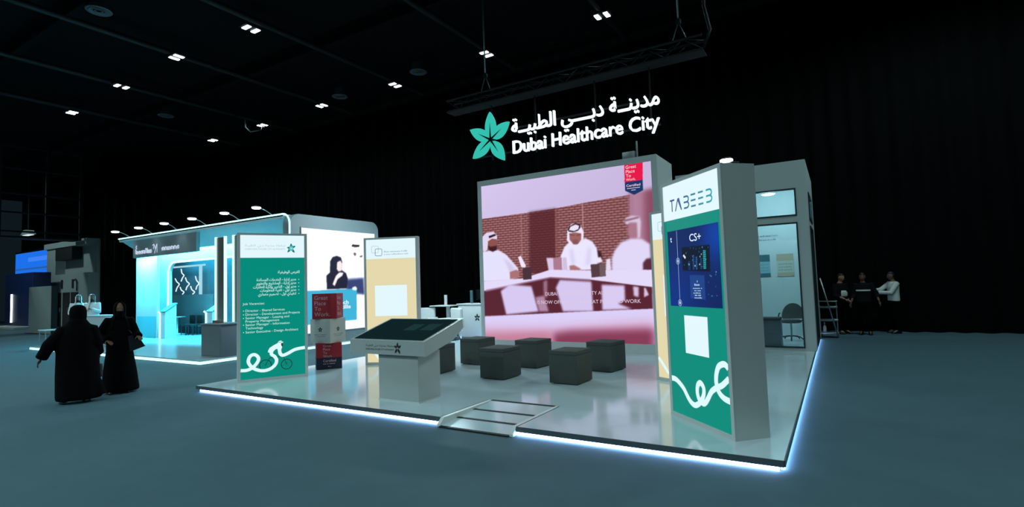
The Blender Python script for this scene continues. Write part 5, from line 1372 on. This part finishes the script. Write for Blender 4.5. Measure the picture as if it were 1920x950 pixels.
# --- person 1: back to the camera, left hand swinging free
t, B, HT = person('person', 'person in wide black abaya and headscarf seen from behind, left hand swinging free', (-10.87, 3.86, 0), (VIEW.x, VIEW.y),
    dict(nec=(0,-.0,1.36), hea=(0,.01,1.41), che=(0,0,1.20), spi=(0,0,1.04), pel=(0,0,.86), shL=(-.19,0,1.17), elL=(-.36,-.05,.97), wrL=(-.455,.02,.76), shR=(.18,0,1.18), elR=(.245,-.02,.97), wrR=(.275,.10,.77),
         hiL=(-.12,0,.80), hiR=(.12,0,.80), knL=(-.14,.0,.44), knR=(.13,.05,.44), anL=(-.16,-.06,.085), toL=(-.19,.08,.035), anR=(.12,-.04,.085), toR=(.15,.10,.035)), m_skin_d)
robe(t, B, [(.03, -.02, .055, .30, .22), (.03, -.02, .10, .31, .23), (.01, -.01, .45, .295, .22), (0, 0, .75, .28, .21), (-.01, 0, .95, .27, .20), (0, 0, 1.08, .255, .185), (0, 0, 1.17, .235, .165), (0, 0, 1.25, .19, .14), (0, 0, 1.32, .14, .12), (0, 0, 1.38, .10, .10)],
     m_abaya, (.105, .085), .016, 'abaya', extra=MB().loft([(.26, -.05, .10, .14, .12), (.22, -.04, .35, .10, .12), (.16, -.02, .6, .08, .1)], 20))
hood(HT, m_abaya, t, 'headscarf', 60, .13, .21, .145, 1.22, sh=.02)
shoes(t, B, m_shoe)
b1 = thing('handbag', 'brown handbag hanging at the right side of the person seen from behind', 'bag', (0, 0, 0))
mb = MB(); mb.rbox((-.05, -.13, 0), (.05, .13, .22), .03, 3); mb.build('bag_body', m_bag_brown, b1)
MB().tube([(0, -.08, .21), (0, -.06, .30), (0, 0, .33), (0, .06, .30), (0, .08, .21)], .008, 8).build('strap', m_bag_brown, b1)
rz = math.atan2(VIEW.y, VIEW.x) - PI/2
wp = Matrix.Translation((-10.87, 3.86, 0)) @ Matrix.Rotation(rz, 4, 'Z') @ Vector((.29, .135, .37)); b1.location = wp; b1.rotation_euler = (0, 0, rz)
# --- person 2: slimmer, faces the camera, hand on hip, bag on the other arm
W2 = (-11.16, 4.58)
t, B, HT = person('person', 'slim person in black abaya facing the camera, hand on hip, dark bag on other arm', (W2[0], W2[1], 0), (-VIEW.x*.9 + .2, -VIEW.y),
    dict(nec=(0,0,1.38), hea=(0,.01,1.44), che=(0,0,1.22), spi=(0,0,1.05), pel=(0,0,.88), shR=(.15,0,1.29), elR=(.29,-.05,1.04), wrR=(.19,.10,.96), shL=(-.15,0,1.29), elL=(-.24,.0,1.05), wrL=(-.27,.14,1.0),
         hiL=(-.09,0,.82), hiR=(.09,0,.82), anL=(-.1,-.02,.085), toL=(-.12,.10,.035), anR=(.1,-.02,.085), toR=(.12,.10,.035), knL=(-.1,.02,.45), knR=(.1,.02,.45)), m_skin_d)
robe(t, B, [(-.03, -.01, .03, .275, .21), (-.03, -.01, .07, .285, .22), (-.02, 0, .4, .25, .19), (-.01, 0, .75, .20, .165), (0, 0, .95, .19, .16), (0, 0, 1.1, .185, .15), (0, 0, 1.25, .185, .135), (0, 0, 1.33, .14, .11), (0, 0, 1.39, .08, .08)],
     m_abaya, (.085, .07), .014, 'abaya', send=1.12)
hood(HT, m_abaya, t, 'headscarf', 44, .14, .15, .135)
mb = MB(); mb.loft([(0, .02, -.16, .085, .08), (0, .03, -.10, .07, .085), (0, .03, -.055, .068, .094), (0, .03, -.03, .062, .09)], 20, T=HT); mb.build('face_veil', m_abaya, t)
shoes(t, B, m_shoe)
rz2 = math.atan2(-VIEW.y, -VIEW.x*.9 + .2) - PI/2
b2 = thing('shoulder_bag', 'large stiff black bag on the arm of the slim person in abaya', 'bag')
mb = MB(); mb.prism([(-.19, 0), (.19, 0), (.15, .27), (-.15, .27)], -.06, .06, 'y'); mb.build('bag_body', m_bag, b2)
for y in (-.05, .05): MB().tube([(-.09, y, .26), (-.07, y, .36), (0, y, .40), (.07, y, .36), (.09, y, .26)], .009, 8).build('handle', m_bag, b2)
MB().box((-.195, -.065, .0), (.195, .065, .012)).build('base', m_bag, b2)
b2.location = Matrix.Translation((W2[0], W2[1], 0)) @ Matrix.Rotation(rz2, 4, 'Z') @ Vector((-.20, .06, .74)); b2.rotation_euler = (0, R(20), rz2)
# --- two men behind the white desk of the cyan booth
def kandura_man(label, x, y, face, z, wr, headT=None):
    t, B, HT = person('person', label, (x, y, z), face, wr, m_skin_d, head_T=headT, voxel=.012)
    robe(t, B, [(0, 0, .06, .27, .21), (0, 0, .5, .24, .19), (0, 0, .9, .21, .17), (0, 0, 1.15, .20, .15), (0, 0, 1.32, .20, .14), (0, 0, 1.41, .15, .11), (0, 0, 1.47, .07, .07)], m_kandura, (.08, .065), .018, 'kandura')
    hood(HT, m_kandura, t, 'ghutra', 50, .22, .17, .135)
    MB().tube([HT @ Vector((.088*math.cos(a*PI/10), .106*math.sin(a*PI/10), .078 + .012*math.sin(a*PI/10))) for a in range(20)], .010, 8, closed=True).build('agal', m_joint, t)
    mb = MB(); mb.loft([(0, .028, -.128, .03, .05), (0, .03, -.10, .056, .075), (0, .028, -.07, .062, .078), (0, .02, -.055, .060, .07)], 18, T=HT); mb.build('beard', m_hair, t)
    shoes(t, B, m_shoe)
kandura_man('bearded man in white robe and headdress standing behind the left end of the white desk', -23.5, 8.35, (.94, -.30), BZ, dict(wrR=(.16, .28, 1.02), elR=(.23, .03, 1.08)))
kandura_man('man in white robe turned sideways at the white desk, right of the bearded one', -22.55, 8.42, (.75, -.66), BZ, dict(wrL=(-.10, .34, 1.22), elL=(-.23, .08, 1.12)), Matrix.Rotation(R(40), 4, 'Z'))
# --- three people in the dark corner beyond the trolley
def casual(label, x, y, face, shirt, J, sleeve_end, skin_, headT=None):
    t, B, HT = person('person', label, (x, y, 0), face, J, skin_, head_T=headT, voxel=.010)
    mb = MB().loft([(0, 0, .88, .175, .13), (0, 0, .95, .18, .135), (0, 0, 1.12, .175, .13), (0, 0, 1.30, .19, .135), (0, 0, 1.40, .16, .115), (0, 0, 1.455, .075, .07)], 28)
    for q in 'RL':
        s_ = sleeve(B, q, .075, .055, sleeve_end); mb.add(s_.v, s_.f, 0, True)
    sh = fuse(mb, .014, 2).build('shirt', shirt, t)
    mb = MB().loft([(0, 0, .80, .165, .13), (0, 0, .90, .178, .135), (0, 0, .97, .172, .13)], 24)
    for q in 'RL':
        a = MB().tube([B['hi' + q], B['kn' + q], B['an' + q] + Vector((0, 0, .0))], [.105, .08, .062], 16); mb.add(a.v, a.f, 0, True)
    fuse(mb, .014, 2).build('trousers', m_trouser, t)
    cap_(HT, m_hair, t, 'hair')
    shoes(t, B, m_shoe)
    return t, B, HT
t, B, HT = casual('person in dark shirt with pale chest patch standing nearest the trolley', .06, 18.05, (.75, -.65), m_shirt_d, dict(wrR=(.12, .24, 1.00), elR=(.23, .02, 1.10)), .35, m_skin)
MB().loft([(.04, .135, 1.06, .10, .02), (.04, .145, 1.10, .12, .022), (.04, .15, 1.18, .12, .02), (.05, .14, 1.24, .08, .02)], 16).build('chest_patch', m_shirt_w, t)
t, B, HT = casual('person in dark tee with a pale stripe across the chest, middle of the three', .60, 17.9, (-.1, -1), m_shirt_d, dict(wrL=(-.36, .10, .93), elL=(-.30, -.02, 1.13), wrR=(.30, .10, .90)), .35, m_skin_d)
MB().loft([(0, .012, 1.215, .178, .138), (0, .012, 1.222, .180, .139), (0, .012, 1.25, .182, .139), (0, .012, 1.257, .18, .137)], 28).build('chest_stripe', m_shirt_w, t)
t, B, HT = casual('person in white shirt pointing sideways, last of the three by the dark drape', 1.33, 18.5, (-.92, -.38), m_shirt_w, dict(wrR=(.08, .48, 1.22), elR=(.19, .24, 1.22), wrL=(-.08, .44, 1.16), elL=(-.22, .18, 1.14)), .95, m_skin_d)
